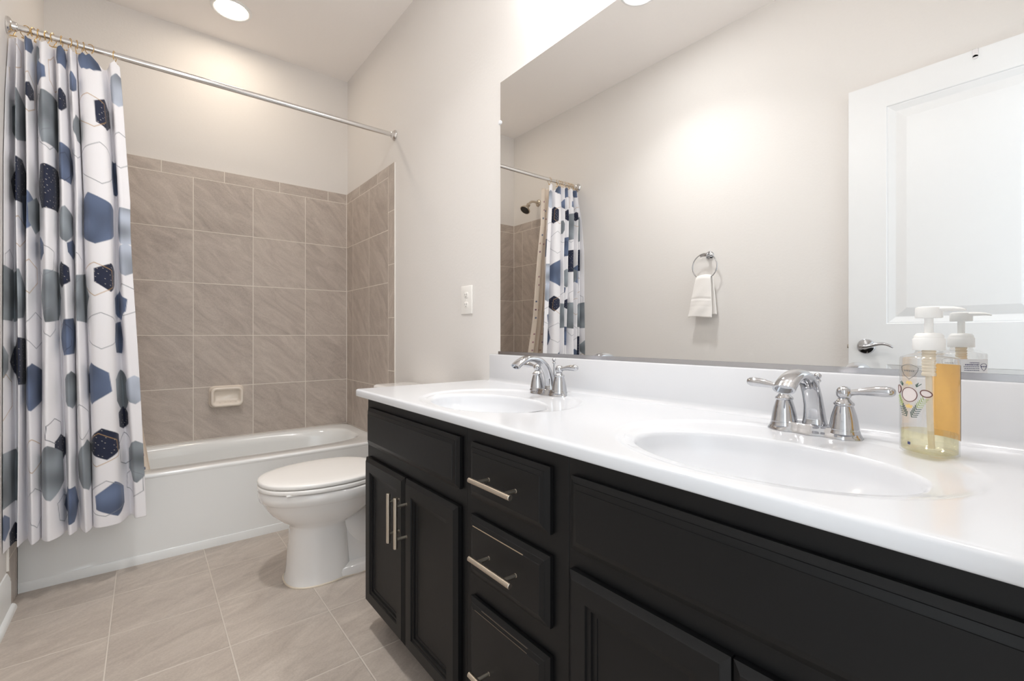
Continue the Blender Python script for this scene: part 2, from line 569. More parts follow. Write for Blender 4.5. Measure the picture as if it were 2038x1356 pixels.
# ------------------------------------------------------------------ shower rod
RY, RZ = 2.494, 2.163
rod = thing('shower_rod', (XL, RY, RZ), 'straight chrome tension rod across the tub opening', 'shower rod')
MB().tube([(XL + 0.008, RY, RZ), (-0.085, RY, RZ)], 0.0112, 20).build('inner_tube', MAT['rodm'], rod)
MB().tube([(-0.088, RY, RZ), (-0.0875, RY, RZ), (XR - 0.008, RY, RZ)], [0.0112, 0.0128, 0.0128], 20).build('outer_tube', MAT['rodm'], rod)
for x, s in ((XL, 1), (XR, -1)):
    MB().lathe([(0.030, 0.0), (0.030, 0.004), (0.026, 0.010), (0.018, 0.014), (0.0165, 0.026), (0.013, 0.028)], (x + s * 0.0005, RY, RZ), (s, 0, 0), 28).build('end_flange', MAT['rodm'], rod)

# ------------------------------------------------------------------ shower curtain
CTRL=np.array([(-.396,2.425),(-.393,2.455),(-.386,2.530),(-.374,2.500),(-.368,2.452),(-.360,2.500),(-.355,2.535),(-.350,2.500),(-.339,2.442),(-.325,2.495),(-.318,2.535),
 (-.314,2.490),(-.296,2.436),(-.274,2.470),(-.263,2.538),(-.257,2.500),(-.246,2.452),(-.230,2.490),(-.224,2.535),(-.219,2.495),(-.208,2.446),(-.196,2.485),(-.192,2.533),
 (-.187,2.490),(-.172,2.458),(-.140,2.452),(-.112,2.466),(-.101,2.520),(-.094,2.540),(-.086,2.520),(-.080,2.478),(-.066,2.474),(-.046,2.478)])
def catmull(P,n):
    P=np.vstack([2*P[0]-P[1],P,2*P[-1]-P[-2]]); out=[]
    for i in range(1,len(P)-2):
        p0,p1,p2,p3=P[i-1:i+3]
        for t in np.arange(n)/n:
            out.append(.5*((2*p1)+(-p0+p2)*t+(2*p0-5*p1+4*p2-p3)*t*t+(-p0+3*p1-3*p2+p3)*t**3))
    out.append(P[-2]); return np.array(out)
def curtain_grid(ns=420,nz=620,z0=.236,z1=2.132):
    C=catmull(CTRL,24); L=np.r_[0,np.cumsum(np.linalg.norm(np.diff(C,axis=0),axis=1))]
    s=np.linspace(0,L[-1],ns); cx=np.interp(s,L,C[:,0]); cy=np.interp(s,L,C[:,1])
    t=np.linspace(0,1,nz)                       # 0 top, 1 bottom
    T,S=np.meshgrid(t,s,indexing='ij')
    X=np.broadcast_to(cx,T.shape).copy(); Y=np.broadcast_to(cy,T.shape).copy()
    w=.90+.10*np.minimum(T/.3,1)+.13*np.clip((T-.35)/.65,0,1)**1.2
    X=-.396+(X+.396)*w
    # the free corner swings out at the foot
    e=np.clip((S-.86*S.max())/(.14*S.max()),0,1)
    X+=e*(.006*np.clip((T-.4)/.6,0,1))
    amp=.55+.45*np.clip(T/.12,0,1)
    amp=amp*(1+.12*np.sin(2.2*T+S*5))
    yc=2.487
    Y=yc+(Y-yc)*amp
    # left hem: tucked back at the top
    f=np.clip(1-S/.10,0,1)*np.clip(1-(T/.25),0,1)
    Y+=f*.05
    # soft swaying of folds
    X+=.004*np.sin(3.1*T*2+S*21)*np.clip(T*2,0,1)*np.clip((X+.396)/.03,0,1)
    Y+=.005*np.sin(5*T+S*13)
    Z=z1-(z1-z0)*T
    # top edge dips between the rings, lower hem rises toward the free corner
    hx=np.array([-.384,-.353,-.330,-.317,-.295,-.277,-.254,-.231,-.212,-.193,-.174,-.098])
    d=np.min(np.abs(X[0][:,None]-hx[None,:]),axis=1)
    sag=np.minimum(d,.036)*1.15
    Z-=sag[None,:]*np.clip(1-T/.08,0,1)**1.5
    Z+=(.020*(S/S.max())**2)*T
    return X,Y,Z,S,s,z1-(z1-z0)*t

FILL = [('B', 0.377, 2.107, 0.037, 1, 1.3), ('G', 0.52, 2.077, 0.042, 0, 1.0), ('B', 0.536, 2.009, 0.049, 0, 1.0), ('G', 0.189, 1.826, 0.099, 0, 1.3), ('N', 0.39, 1.921, 0.037, 0, 1.0), ('G', 0.625, 1.832, 0.1, 1, 1.1), ('B', 0.797, 2.098, 0.043, 1, 1.3), ('N', 0.777, 1.921, 0.046, 0, 1.0), ('B', 0.949, 2.0, 0.043, 0, 1.0), ('B', 1.131, 2.111, 0.04, 1, 1.2), ('N', 1.197, 1.902, 0.064, 0, 0.9), ('L', 1.349, 2.013, 0.07, 0, 1.0), ('G', 0.989, 1.826, 0.051, 1, 1.0), ('B', 0.787, 1.682, 0.071, 1, 1.15), ('N', 0.189, 1.587, 0.088, 1, 1.2), ('N', 0.601, 1.575, 0.09, 1, 1.1), ('B', 0.329, 1.483, 0.093, 0, 1.2), ('B', 1.264, 1.66, 0.07, 1, 0.6), ('B', 1.131, 1.473, 0.105, 0, 1.0), ('G', 0.436, 1.467, 0.069, 0, 1.0), ('B', 0.517, 1.342, 0.046, 0, 1.0), ('G', 0.78, 1.443, 0.07, 0, 1.0), ('B', 0.823, 1.351, 0.04, 0, 1.0), ('L', 1.369, 1.452, 0.075, 1, 1.0), ('L', 1.349, 1.317, 0.066, 0, 1.0), ('N', 0.745, 1.25, 0.054, 0, 1.0), ('N', 1.176, 1.244, 0.06, 0, 1.0), ('G', 0.026, 1.167, 0.098, 1, 1.2), ('G', 0.159, 1.164, 0.096, 1, 1.0), ('G', 0.614, 1.164, 0.1, 1, 0.95), ('G', 0.997, 1.158, 0.098, 1, 0.95), ('B', 1.284, 1.13, 0.059, 0, 1.0), ('B', 0.774, 1.005, 0.066, 1, 1.1), ('B', 1.251, 0.993, 0.068, 1, 0.6), ('N', 0.189, 0.916, 0.09, 1, 1.2), ('B', 0.387, 0.818, 0.093, 0, 1.2), ('G', 0.0, 0.919, 0.057, 0, 1.0), ('G', 0.801, 0.797, 0.078, 0, 1.0), ('B', 1.098, 0.815, 0.079, 0, 1.0), ('G', 1.259, 0.772, 0.088, 0, 0.75), ('L', 1.339, 0.775, 0.058, 0, 1.0), ('N', 0.647, 0.57, 0.055, 0, 1.0), ('G', 0.575, 0.493, 0.102, 0, 1.0), ('G', 0.974, 0.496, 0.098, 0, 1.0), ('N', 1.144, 0.57, 0.066, 0, 1.0), ('B', 0.758, 0.343, 0.072, 1, 1.2), ('B', 1.167, 0.34, 0.073, 0, 0.8), ('G', 1.333, 0.472, 0.088, 0, 0.8), ('G', 0.046, 0.493, 0.103, 1, 1.2), ('B', 0.016, 0.325, 0.047, 0, 1.0), ('N', 0.098, 0.261, 0.049, 0, 1.0), ('N', 1.252, 0.656, 0.047, 0, 1.0)]
LINE = [('g', 1.135, 1.902, 0.067, 0, 1.0), ('g', 0.189, 2.049, 0.055, 0, 1.0), ('g', 0.371, 1.915, 0.074, 0, 1.0), ('g', 0.66, 2.028, 0.07, 0, 1.0), ('k', 1.151, 1.697, 0.084, 0, 1.0), ('k', 1.339, 1.764, 0.074, 0, 1.0), ('k', 0.53, 1.844, 0.083, 0, 1.0), ('k', 0.055, 1.287, 0.048, 0, 1.0), ('g', 0.38, 1.238, 0.063, 0, 1.0), ('g', 1.131, 1.231, 0.067, 0, 1.0), ('k', 0.416, 1.032, 0.069, 0, 1.0), ('k', 1.148, 1.029, 0.076, 0, 1.0), ('d', 0.748, 1.005, 0.058, 0, 1.0), ('k', 1.326, 1.146, 0.07, 0, 1.0), ('g', 0.01, 0.793, 0.086, 0, 1.0), ('k', 0.549, 1.293, 0.064, 0, 1.0), ('k', 0.946, 1.277, 0.059, 0, 1.0), ('g', 1.125, 0.551, 0.068, 0, 1.0), ('g', 0.377, 0.567, 0.064, 0, 1.0), ('k', 1.144, 0.346, 0.072, 0, 1.0), ('k', 0.393, 0.365, 0.075, 0, 1.0), ('d', 1.258, 0.524, 0.068, 0, 1.0), ('k', 0.657, 0.334, 0.055, 0, 1.0), ('d', 0.611, 0.643, 0.05, 0, 1.0), ('k', 0.946, 0.671, 0.07, 0, 1.0), ('d', 0.777, 1.663, 0.058, 0, 1.0), ('k', 0.582, 1.063, 0.057, 0, 1.0), ('k', 0.588, 1.774, 0.057, 0, 1.0), ('k', 0.953, 1.761, 0.059, 0, 1.0), ('k', 1.307, 0.383, 0.063, 0, 1.0), ('g', 0.205, 1.4, 0.056, 0, 1.0)]
NS, NZ = 470, 820
cX, cY, cZ, cS, cs, cz = curtain_grid(NS, NZ)
fold = np.zeros((NZ, NS, 3)); fold[:] = lin((249, 248, 251))
PAL = dict(N=lin((30, 38, 64)), B=lin((102, 117, 147)), G=lin((142, 150, 157)), L=lin((182, 190, 204)), g=lin((196, 158, 108)), k=lin((140, 144, 152)), d=lin((60, 68, 90)))
Sg, Zg = np.meshgrid(cs, cz)
rng = np.random.default_rng(7)
cloud = np.zeros((NZ, NS))
for q in range(26):
    fx, fz, ph = rng.uniform(-60, 60), rng.uniform(-60, 60), rng.uniform(0, 6.28)
    cloud += np.sin(Sg * fx + Zg * fz + ph)
cloud /= 26 ** 0.5
def hexd(s0, z0, R, seed, rot=0, ws=1.0):
    """signed distance-like value of an irregular hexagon: <0 inside"""
    r_ = np.random.default_rng(seed)
    d = np.full(Sg.shape, -9.0)
    for k in range(6):
        a = k * PI / 3 + r_.uniform(-0.13, 0.13) + rot * PI / 6
        rad = R * (1.0 if rot else 0.875) * r_.uniform(0.90, 1.06)
        d = np.maximum(d, (Sg - s0) / ws * math.cos(a) + (Zg - z0) * math.sin(a) - rad)
    return d
for i, (k, s0, z0, R, rot, ws) in enumerate(FILL):
    d = hexd(s0, z0, R, i + 3, rot, ws)
    al = np.clip(0.5 - d / 0.0026, 0, 1)[..., None]
    c = np.array(PAL[k]) * (1 + (0.24 if k != 'N' else 0.08) * cloud[..., None])
    if k == 'N':
        sp = (np.sin(Sg * 330 + np.sin(Zg * 60)) * np.sin(Zg * 300 + np.sin(Sg * 75)) > 0.955)[..., None]
        c = np.where(sp, np.array(lin((214, 206, 196))), c)
    fold = fold * (1 - al) + np.clip(c, 0, 1) * al
for i, (k, s0, z0, R, rot, ws) in enumerate(LINE):
    d = np.abs(hexd(s0, z0, R, i + 101))
    al = np.clip(1.25 - d / 0.0017, 0, 1)[..., None] * 0.9
    fold = fold * (1 - al) + np.array(PAL[k]) * al

def cloth_mesh(name, X, Y, Z, thick=None):
    nz, ns = X.shape
    me = bpy.data.meshes.new(name)
    co = np.stack([X, Y, Z], -1).reshape(-1, 3).astype(np.float32)
    i = np.arange(nz - 1)[:, None] * ns + np.arange(ns - 1)[None, :]
    q = np.stack([i, i + 1, i + 1 + ns, i + ns], -1).reshape(-1, 4)
    me.vertices.add(len(co)); me.vertices.foreach_set('co', co.ravel())
    me.loops.add(q.size); me.loops.foreach_set('vertex_index', q.ravel().astype(np.int32))
    me.polygons.add(len(q))
    me.polygons.foreach_set('loop_start', np.arange(0, q.size, 4, dtype=np.int32))
    me.polygons.foreach_set('loop_total', np.full(len(q), 4, dtype=np.int32))
    me.polygons.foreach_set('use_smooth', np.ones(len(q), dtype=bool))
    me.update(calc_edges=True)
    me.validate()
    return me
me = cloth_mesh('shower_curtain', cX, cY, cZ)
at = me.color_attributes.new('print', 'FLOAT_COLOR', 'POINT')
at.data.foreach_set('color', np.concatenate([fold, np.ones((NZ, NS, 1))], -1).astype(np.float32).ravel())
m, nt, b = new_mat('printed_curtain_cloth')
an = node(nt, 'ShaderNodeAttribute', attribute_name='print')
nt.links.new(an.outputs['Color'], b.inputs['Base Color'])
b.inputs['Roughness'].default_value = 0.75
b.inputs['Sheen Weight'].default_value = 0.15
tc = node(nt, 'ShaderNodeTexCoord')
nz_ = node(nt, 'ShaderNodeTexNoise', ins={'Scale': 420.0, 'Detail': 2.0})
nt.links.new(tc.outputs['Object'], nz_.inputs['Vector'])
bp = node(nt, 'ShaderNodeBump', ins={'Strength': 0.5, 'Distance': 0.0006})
nt.links.new(nz_.outputs['Fac'], bp.inputs['Height'])
nt.links.new(bp.outputs['Normal'], b.inputs['Normal'])
tr = node(nt, 'ShaderNodeBsdfTranslucent')
nt.links.new(an.outputs['Color'], tr.inputs[0])
ms = node(nt, 'ShaderNodeMixShader'); ms.inputs[0].default_value = 0.14
nt.links.new(b.outputs[0], ms.inputs[1]); nt.links.new(tr.outputs[0], ms.inputs[2])
nt.links.new(ms.outputs[0], nt.nodes['Material Output'].inputs[0])
me.materials.append(m)
curtain = bpy.data.objects.new('shower_curtain', me)
COL.objects.link(curtain)
tag(curtain, 'white shower curtain printed with blue and grey hexagons, drawn to the left', 'shower curtain')
sol = curtain.modifiers.new('cloth_thickness', 'SOLIDIFY'); sol.thickness = 0.0008; sol.offset = 0

# liner: hangs inside the tub behind the curtain
nzl, nsl = 160, 150
t = np.linspace(0, 1, nzl)[:, None]
s = np.linspace(0, 1, nsl)[None, :]
xr = -0.086 + 0.014 * np.minimum(t / 0.3, 1) + 0.105 * np.clip((t - 0.52) / 0.48, 0, 1) ** 1.25
xl = -0.372 + 0 * t
lX = xl + (xr - xl) * s
yc_ = 2.562 + 0.143 * np.clip((t - 0.15) / 0.75, 0, 1) ** 0.9 + 0 * s
lY = yc_ + (0.0075 + 0.0145 * t) * np.sin(s * 2 * PI * 7.3 + 0.8 * t)
lY = np.where(t < 0.15, 2.562 + 0.008 * np.sin(s * 2 * PI * 7.3) * (1 + t / 0.15 * 0.18), lY)
lZ = 2.118 - (2.118 - 0.300) * t + 0 * s
me = cloth_mesh('curtain_liner', lX, lY, lZ)
uv = me.attributes.new('span', 'FLOAT_VECTOR', 'POINT')
uv.data.foreach_set('vector', np.stack([s * 0.62 + 0 * t, lZ, 0 * lZ], -1).astype(np.float32).ravel())
m, nt, b = new_mat('liner_vinyl')
an = node(nt, 'ShaderNodeAttribute', attribute_name='span')
sp = node(nt, 'ShaderNodeSeparateXYZ'); nt.links.new(an.outputs['Vector'], sp.inputs[0])
P = 0.062
u_ = M2(nt, 'DIVIDE', sp.outputs[0], P); v_ = M2(nt, 'DIVIDE', sp.outputs[1], P)
cbn = node(nt, 'ShaderNodeCombineXYZ')
nt.links.new(M2(nt, 'FLOOR', u_), cbn.inputs[0]); nt.links.new(M2(nt, 'FLOOR', v_), cbn.inputs[1])
wn = node(nt, 'ShaderNodeTexWhiteNoise', noise_dimensions='3D'); nt.links.new(cbn.outputs[0], wn.inputs['Vector'])
du = M2(nt, 'ABSOLUTE', M2(nt, 'SUBTRACT', M2(nt, 'FRACT', u_), M2(nt, 'ADD', M2(nt, 'MULTIPLY', wn.outputs['Value'], 0.4), 0.3)))
dv = M2(nt, 'ABSOLUTE', M2(nt, 'SUBTRACT', M2(nt, 'FRACT', v_), 0.5))
hit_ = M2(nt, 'MULTIPLY', M2(nt, 'LESS_THAN', M2(nt, 'MAXIMUM', du, dv), 0.10), M2(nt, 'GREATER_THAN', wn.outputs['Color'], 0.30))
cr = node(nt, 'ShaderNodeValToRGB')
cr.color_ramp.interpolation = 'CONSTANT'
els = cr.color_ramp.elements
els[0].position = 0.0; els[0].color = (*lin((196, 160, 168)), 1)
els[1].position = 0.3; els[1].color = (*lin((126, 140, 168)), 1)
e3 = els.new(0.55); e3.color = (*lin((172, 140, 158)), 1)
e4 = els.new(0.8); e4.color = (*lin((214, 186, 178)), 1)
nt.links.new(wn.outputs['Value'], cr.inputs[0])
mx = node(nt, 'ShaderNodeMix', data_type='RGBA')
mx.inputs[6].default_value = (*lin((252, 245, 236)), 1)
nt.links.new(hit_, mx.inputs[0]); nt.links.new(cr.outputs[0], mx.inputs[7])
nt.links.new(mx.outputs[2], b.inputs['Base Color'])
b.inputs['Roughness'].default_value = 0.4
tr = node(nt, 'ShaderNodeBsdfTranslucent'); nt.links.new(mx.outputs[2], tr.inputs[0])
ms = node(nt, 'ShaderNodeMixShader'); ms.inputs[0].default_value = 0.45
nt.links.new(b.outputs[0], ms.inputs[1]); nt.links.new(tr.outputs[0], ms.inputs[2])
nt.links.new(ms.outputs[0], nt.nodes['Material Output'].inputs[0])
me.materials.append(m)
liner = bpy.data.objects.new('curtain_liner', me)
COL.objects.link(liner)
tag(liner, 'cream vinyl liner with tiny coloured squares hanging into the tub behind the curtain', 'curtain liner')
sol = liner.modifiers.new('vinyl_thickness', 'SOLIDIFY'); sol.thickness = 0.0006; sol.offset = 0

# gold wire rings on the rod
HX = [-0.384, -0.353, -0.330, -0.317, -0.295, -0.277, -0.254, -0.231, -0.212, -0.193, -0.174, -0.098]
def ring_mesh():
    mb = MB()
    pts = []
    for i in range(22):
        a = -PI * 0.80 + i * (PI * 1.62) / 21
        pts.append((0, 0.0175 * math.sin(a) , 0.019 * math.cos(a)))
    lo = pts[-1]
    pts += [(0, lo[1] - 0.006, lo[2] - 0.010), (0, 0.002, -0.030)]
    mb.tube([Vector(p) for p in pts], 0.0013, 8)
    mb.tube([(-0.008, 0.002, -0.0305), (0.008, 0.002, -0.0305)], 0.0019, 8)
    for p in (pts[0], (-0.008, 0.002, -0.0305), (0.008, 0.002, -0.0305)):
        mb.lathe([(0.0004, -0.0026), (0.0022, -0.0016), (0.0028, 0), (0.0022, 0.0016), (0.0004, 0.0026)], p, (1, 0, 0), 10)
    return mb
ring0 = ring_mesh().build('curtain_ring', MAT['brass'])
for i, x in enumerate(HX):
    r_ = ring0 if i == 0 else ring0.copy()
    if i: COL.objects.link(r_)
    r_.location = (x, RY, RZ - 0.004)
    r_.rotation_euler = (0, 0, random.uniform(-0.45, 0.45) if i not in (1, 10) else 0.9)
    lab = 'gold wire ring among those bunched on the rod above the gathered curtain'
    if i == 11: lab = 'gold wire ring set apart on the rod, holding the curtain\'s free corner'
    if i == 0: lab = 'gold wire ring nearest the left wall end of the shower rod'
    if i == 10: lab = 'gold wire ring turned sideways at the right end of the bunch'
    tag(r_, lab, 'curtain ring', 'gold rings on the shower rod')

# ------------------------------------------------------------------ toilet
TY = 2.065
toi = thing('toilet', (0.75, TY, 0), 'white two-piece toilet with closed lid between tub and vanity', 'toilet')
def egg(front, rear, hw, z, n=48, mid=None, e=2.15):
    """front/rear: distance from the right wall"""
    c0 = rear + (front - rear) * 0.44 if mid is None else mid
    pts = []
    for k in range(n):
        a = 2 * PI * k / n
        c, s_ = math.cos(a), math.sin(a)
        ex = e
        L = (front - c0) if c > 0 else (c0 - rear)
        px = c0 + L * math.copysign(abs(c) ** (2 / ex), c)
        py = hw * math.copysign(abs(s_) ** (2 / ex), s_)
        pts.append((XR - px, TY + py, z))
    return pts
mb = MB()
mb.loft([egg(0.676, 0.42, 0.121, 0.0, e=2.5), egg(0.674, 0.42, 0.121, 0.012, e=2.5), egg(0.668, 0.42, 0.117, 0.03, e=2.5), egg(0.661, 0.425, 0.111, 0.12, e=2.5), egg(0.655, 0.43, 0.107, 0.20, e=2.5), egg(0.653, 0.43, 0.105, 0.225, e=2.45),
         egg(0.658, 0.41, 0.110, 0.236, e=2.4), egg(0.690, 0.36, 0.132, 0.258, e=2.3), egg(0.728, 0.32, 0.160, 0.292, e=2.2), egg(0.750, 0.29, 0.178, 0.325), egg(0.7575, 0.28, 0.183, 0.343),
         egg(0.761, 0.275, 0.186, 0.3465), egg(0.768, 0.265, 0.190, 0.351), egg(0.772, 0.26, 0.193, 0.368), egg(0.772, 0.26, 0.193, 0.386), egg(0.768, 0.262, 0.190, 0.392), egg(0.755, 0.27, 0.180, 0.393)])
# shelf under the tank
mb.box(XR - 0.33, XR - 0.03, TY - 0.115, TY + 0.115, 0.33, 0.393, 0.02, 3)
mb.build('bowl', MAT['china'], toi, sharp=60)
mb = MB()
pts = [(XR - 0.44, TY, 0.245), (XR - 0.37, TY, 0.155), (XR - 0.31, TY, 0.125), (XR - 0.25, TY, 0.185), (XR - 0.20, TY, 0.255), (XR - 0.14, TY, 0.27)]
def smooth_path(P, n=6):
    P = [Vector(p) for p in P]
    Q = [2 * P[0] - P[1]] + P + [2 * P[-1] - P[-2]]
    out = []
    for i in range(1, len(Q) - 2):
        p0, p1, p2, p3 = Q[i - 1:i + 3]
        for k in range(n):
            t_ = k / n
            out.append(0.5 * ((2 * p1) + (-p0 + p2) * t_ + (2 * p0 - 5 * p1 + 4 * p2 - p3) * t_ * t_ + (-p0 + 3 * p1 - 3 * p2 + p3) * t_ ** 3))
    out.append(P[-1])
    return out
mb.tube(smooth_path(pts), 0.085, 24)
mb.box(XR - 0.50, XR - 0.17, TY - 0.072, TY + 0.072, 0.02, 0.20, 0.02, 3)
mb.build('trapway', MAT['china'], toi, sharp=60)
mb = MB()
mb.loft([egg(0.55, 0.16, 0.119, 0.0, mid=0.34, e=4), egg(0.55, 0.16, 0.119, 0.022, mid=0.34, e=4), egg(0.55, 0.163, 0.113, 0.034, mid=0.34, e=4), egg(0.54, 0.18, 0.095, 0.042, mid=0.34, e=4)])
mb.build('foot', MAT['china'], toi, sharp=60)
mb = MB()
def ring_up(front, rear, hw, zs):
    rs = []
    for z, ins in zs:
        rs.append(egg(front - ins, rear + ins, hw - ins, z, e=2.2))
    return rs
mb.loft(ring_up(0.774, 0.285, 0.194, [(0.397, 0.004), (0.3975, 0.001), (0.401, 0.0), (0.409, 0.0), (0.4125, 0.002), (0.4135, 0.006)]))
mb.box(XR - 0.70, XR - 0.66, TY - 0.15, TY - 0.12, 0.392, 0.399, 0.002)
mb.box(XR - 0.70, XR - 0.66, TY + 0.12, TY + 0.15, 0.392, 0.399, 0.002)
mb.build('seat', MAT['seatp'], toi, sharp=60)
mb = MB()
mb.loft(ring_up(0.773, 0.285, 0.193, [(0.4175, 0.004), (0.418, 0.001), (0.421, 0.0), (0.428, 0.0), (0.432, 0.002), (0.4345, 0.008), (0.437, 0.03), (0.4385, 0.08), (0.439, 0.15)]))
mb.box(XR - 0.735, XR - 0.715, TY - 0.10, TY - 0.07, 0.4130, 0.4180, 0.0015)
mb.box(XR - 0.735, XR - 0.715, TY + 0.07, TY + 0.10, 0.4130, 0.4180, 0.0015)
for s_ in (-1, 1):
    mb.box(XR - 0.295, XR - 0.255, TY + s_ * 0.075 - 0.018, TY + s_ * 0.075 + 0.018, 0.3925, 0.432, 0.006)
mb.build('lid', MAT['seatp'], toi, sharp=60)
def rrect(x0, x1, y0, y1, z, r, n=8):
    return rect_ring(x0, x1, y0, y1, z, r, n)
mb = MB()
x0, x1 = 0.912, XR - 0.012
mb.loft([rrect(x0 + 0.03, x1, TY - 0.165, TY + 0.165, 0.394, 0.03), rrect(x0 + 0.018, x1, TY - 0.18, TY + 0.18, 0.42, 0.03), rrect(x0 + 0.004, x1, TY - 0.192, TY + 0.192, 0.60, 0.032), rrect(x0, x1, TY - 0.196, TY + 0.196, 0.738, 0.034)])
mb.build('tank', MAT['china'], toi, sharp=60)
mb = MB()
lr = lambda ins, z: rrect(x0 - 0.018 + ins, x1 + 0.003 - ins, TY - 0.210 + ins, TY + 0.210 - ins, z, 0.045 - ins * 0.5)
mb.loft([lr(0.010, 0.7385), lr(0.003, 0.741), lr(0, 0.746), lr(0, 0.756), lr(0.003, 0.763), lr(0.010, 0.7675), lr(0.03, 0.769)])
mb.build('tank_lid', MAT['china'], toi, sharp=60)
mb = MB()
mb.lathe([(0.013, 0), (0.013, 0.008), (0.008, 0.012), (0.008, 0.022)], (x0 + 0.002, TY - 0.135, 0.69), (-1, 0, 0), 20)
mb.tube([(x0 - 0.017, TY - 0.137, 0.69), (x0 - 0.019, TY - 0.10, 0.686), (x0 - 0.017, TY - 0.06, 0.680)], [0.006, 0.0065, 0.005], 12)
mb.build('flush_lever', MAT['chrome'], toi)
mb = MB()
e0 = egg(0.676, 0.42, 0.121, 0.0, e=2.5)
front = [p for p in e0 if p[0] < XR - 0.47]
front.sort(key=lambda p: math.atan2(p[1] - TY, -(p[0] - (XR - 0.47))))
path = [(XR - 0.19, TY - 0.119, 0.002)] + [(p[0], p[1], 0.002) for p in front] + [(XR - 0.19, TY + 0.119, 0.002)]
mb.tube(path, 0.004, 8)
mb.build('base_caulk', MAT['oldcaulk'], toi, label='yellowed line of caulk')

# ------------------------------------------------------------------ vanity cabinets
XD, XF = 0.593, 0.613     # door faces, face frame
DOORP = [(0.0, 0.008), (0.0105, 0.0016), (0.012, 0.0), (0.044, 0.0), (0.0452, 0.0040), (0.0530, 0.0055), (0.0536, 0.0095), (0.0620, 0.0110), (0.0625, 0.0125)]
DRAWP = [(0.0, 0.0105), (0.0100, 0.0056), (0.0106, 0.0044), (0.0200, 0.0010), (0.0206, 0.0)]
def front_panel(mb, y0, y1, z0, z1, prof, xf=XD, thick=0.0195):
    def ring(i, d):
        return [(xf + d, y0 + i, z0 + i), (xf + d, y1 - i, z0 + i), (xf + d, y1 - i, z1 - i), (xf + d, y0 + i, z1 - i)]
    rings = [ring(0.001, thick), ring(0.0, thick - 0.001)] + [ring(i, d) for i, d in prof]
    mb.loft(rings)
    return mb
def bar_pull(parent, y, z, axis, L=0.146, post=0.094):
    """bar handle as a part with its two posts in one mesh"""
    mb = MB()
    xb = XD - 0.034
    if axis == 'z':
        a, b_ = (xb, y, z - L / 2), (xb, y, z + L / 2)
        ps = [(y, z - post / 2), (y, z + post / 2)]
    else:
        a, b_ = (xb, y - L / 2, z), (xb, y + L / 2, z)
        ps = [(y - post / 2, z), (y + post / 2, z)]
    d = (Vector(b_) - Vector(a)).normalized()
    mb.lathe([(0.0052, 0), (0.0060, 0.0008), (0.0060, L - 0.0008), (0.0052, L)], a, d, 20)
    for py, pz in ps:
        mb.lathe([(0.0042, 0.0), (0.0042, 0.030), (0.0036, 0.0305), (0.0036, 0.033), (0.0044, 0.0335), (0.0044, 0.0345)], (xb + 0.0005, py, pz), (1, 0, 0), 16)
    return mb.build('handle', MAT['nickel'], parent)
def carcass(c, y0, y1):
    mb = MB()
    z0, z1 = 0.092, 0.8035
    mb.box(XF, XF + 0.019, y0, y1, z0, z1, 0.0006, 1)
    mb.build('face_frame', MAT['black'], c)
    for ya in (y0 + 0.0005, y1 - 0.0165):
        MB().box(XF + 0.0192, XR - 0.002, ya, ya + 0.016, z0, z1).build('side_panel', MAT['black'], c)
    MB().box(XF + 0.0192, XR - 0.002, y0 + 0.017, y1 - 0.017, z0, z0 + 0.016).build('bottom_panel', MAT['inner'], c)
    MB().box(XF + 0.065, XR - 0.002, y0 + 0.002, y1 - 0.002, 0.0, z0 - 0.0002).build('toe_kick', MAT['inner'], c)

cA = thing('vanity_cabinet', (0.85, 1.2625, 0), 'black vanity cabinet nearest the toilet, two doors with bar pulls', 'cabinet', 'vanity cabinets')
carcass(cA, 0.9450, 1.582)
front_panel(MB(), 0.9640, 1.557, 0.6375, 0.7665, DRAWP).build('false_front', MAT['black'], cA)
dA1 = front_panel(MB(), 1.2625, 1.566, 0.098, 0.5945, DOORP).build('door', MAT['black'], cA, sharp=20)
bar_pull(dA1, 1.287, 0.478, 'z')
dA2 = front_panel(MB(), 0.9680, 1.2565, 0.098, 0.5945, DOORP).build('door', MAT['black'], cA, sharp=20)
bar_pull(dA2, 1.2375, 0.478, 'z')

cB = thing('vanity_cabinet', (0.85, 0.773, 0), 'black drawer cabinet in the middle of the vanity, stacked drawers with bar pulls', 'cabinet', 'vanity cabinets')
carcass(cB, 0.6018, 0.9442)
for z0, z1, hz, wear in ((0.6345, 0.7645, 0.6965, 0), (0.4550, 0.5935, 0.5235, 1), (0.0980, 0.4010, 0.268, 2)):
    dr = front_panel(MB(), 0.6420, 0.9145, z0, z1, DRAWP).build('drawer', MAT['black'], cB, sharp=20)
    bar_pull(dr, 0.7815, hz, 'y')
    if wear:
        mb = MB()
        i = 0.0203 if wear == 1 else 0.0195
        mb.box(XD - 0.0001 if wear == 1 else XD + 0.0005, XD + 0.0015, 0.712 if wear == 1 else 0.70, 0.893 if wear == 1 else 0.885, z1 - i, z1 - i + (0.0012 if wear == 1 else 0.0007))
        mb.build('worn_edge', MAT['bare' if wear == 1 else 'bare2'], dr, label='pale scuffed line where the paint has worn through')
    if wear == 2:
        mb = MB()
        mb.box(XD + 0.0022, XD + 0.0032, 0.70, 0.86, z1 - 0.0105, z1 - 0.0099)
        mb.build('worn_edge', MAT['bare2'], dr, label='pale scuffed line where the paint has worn through')

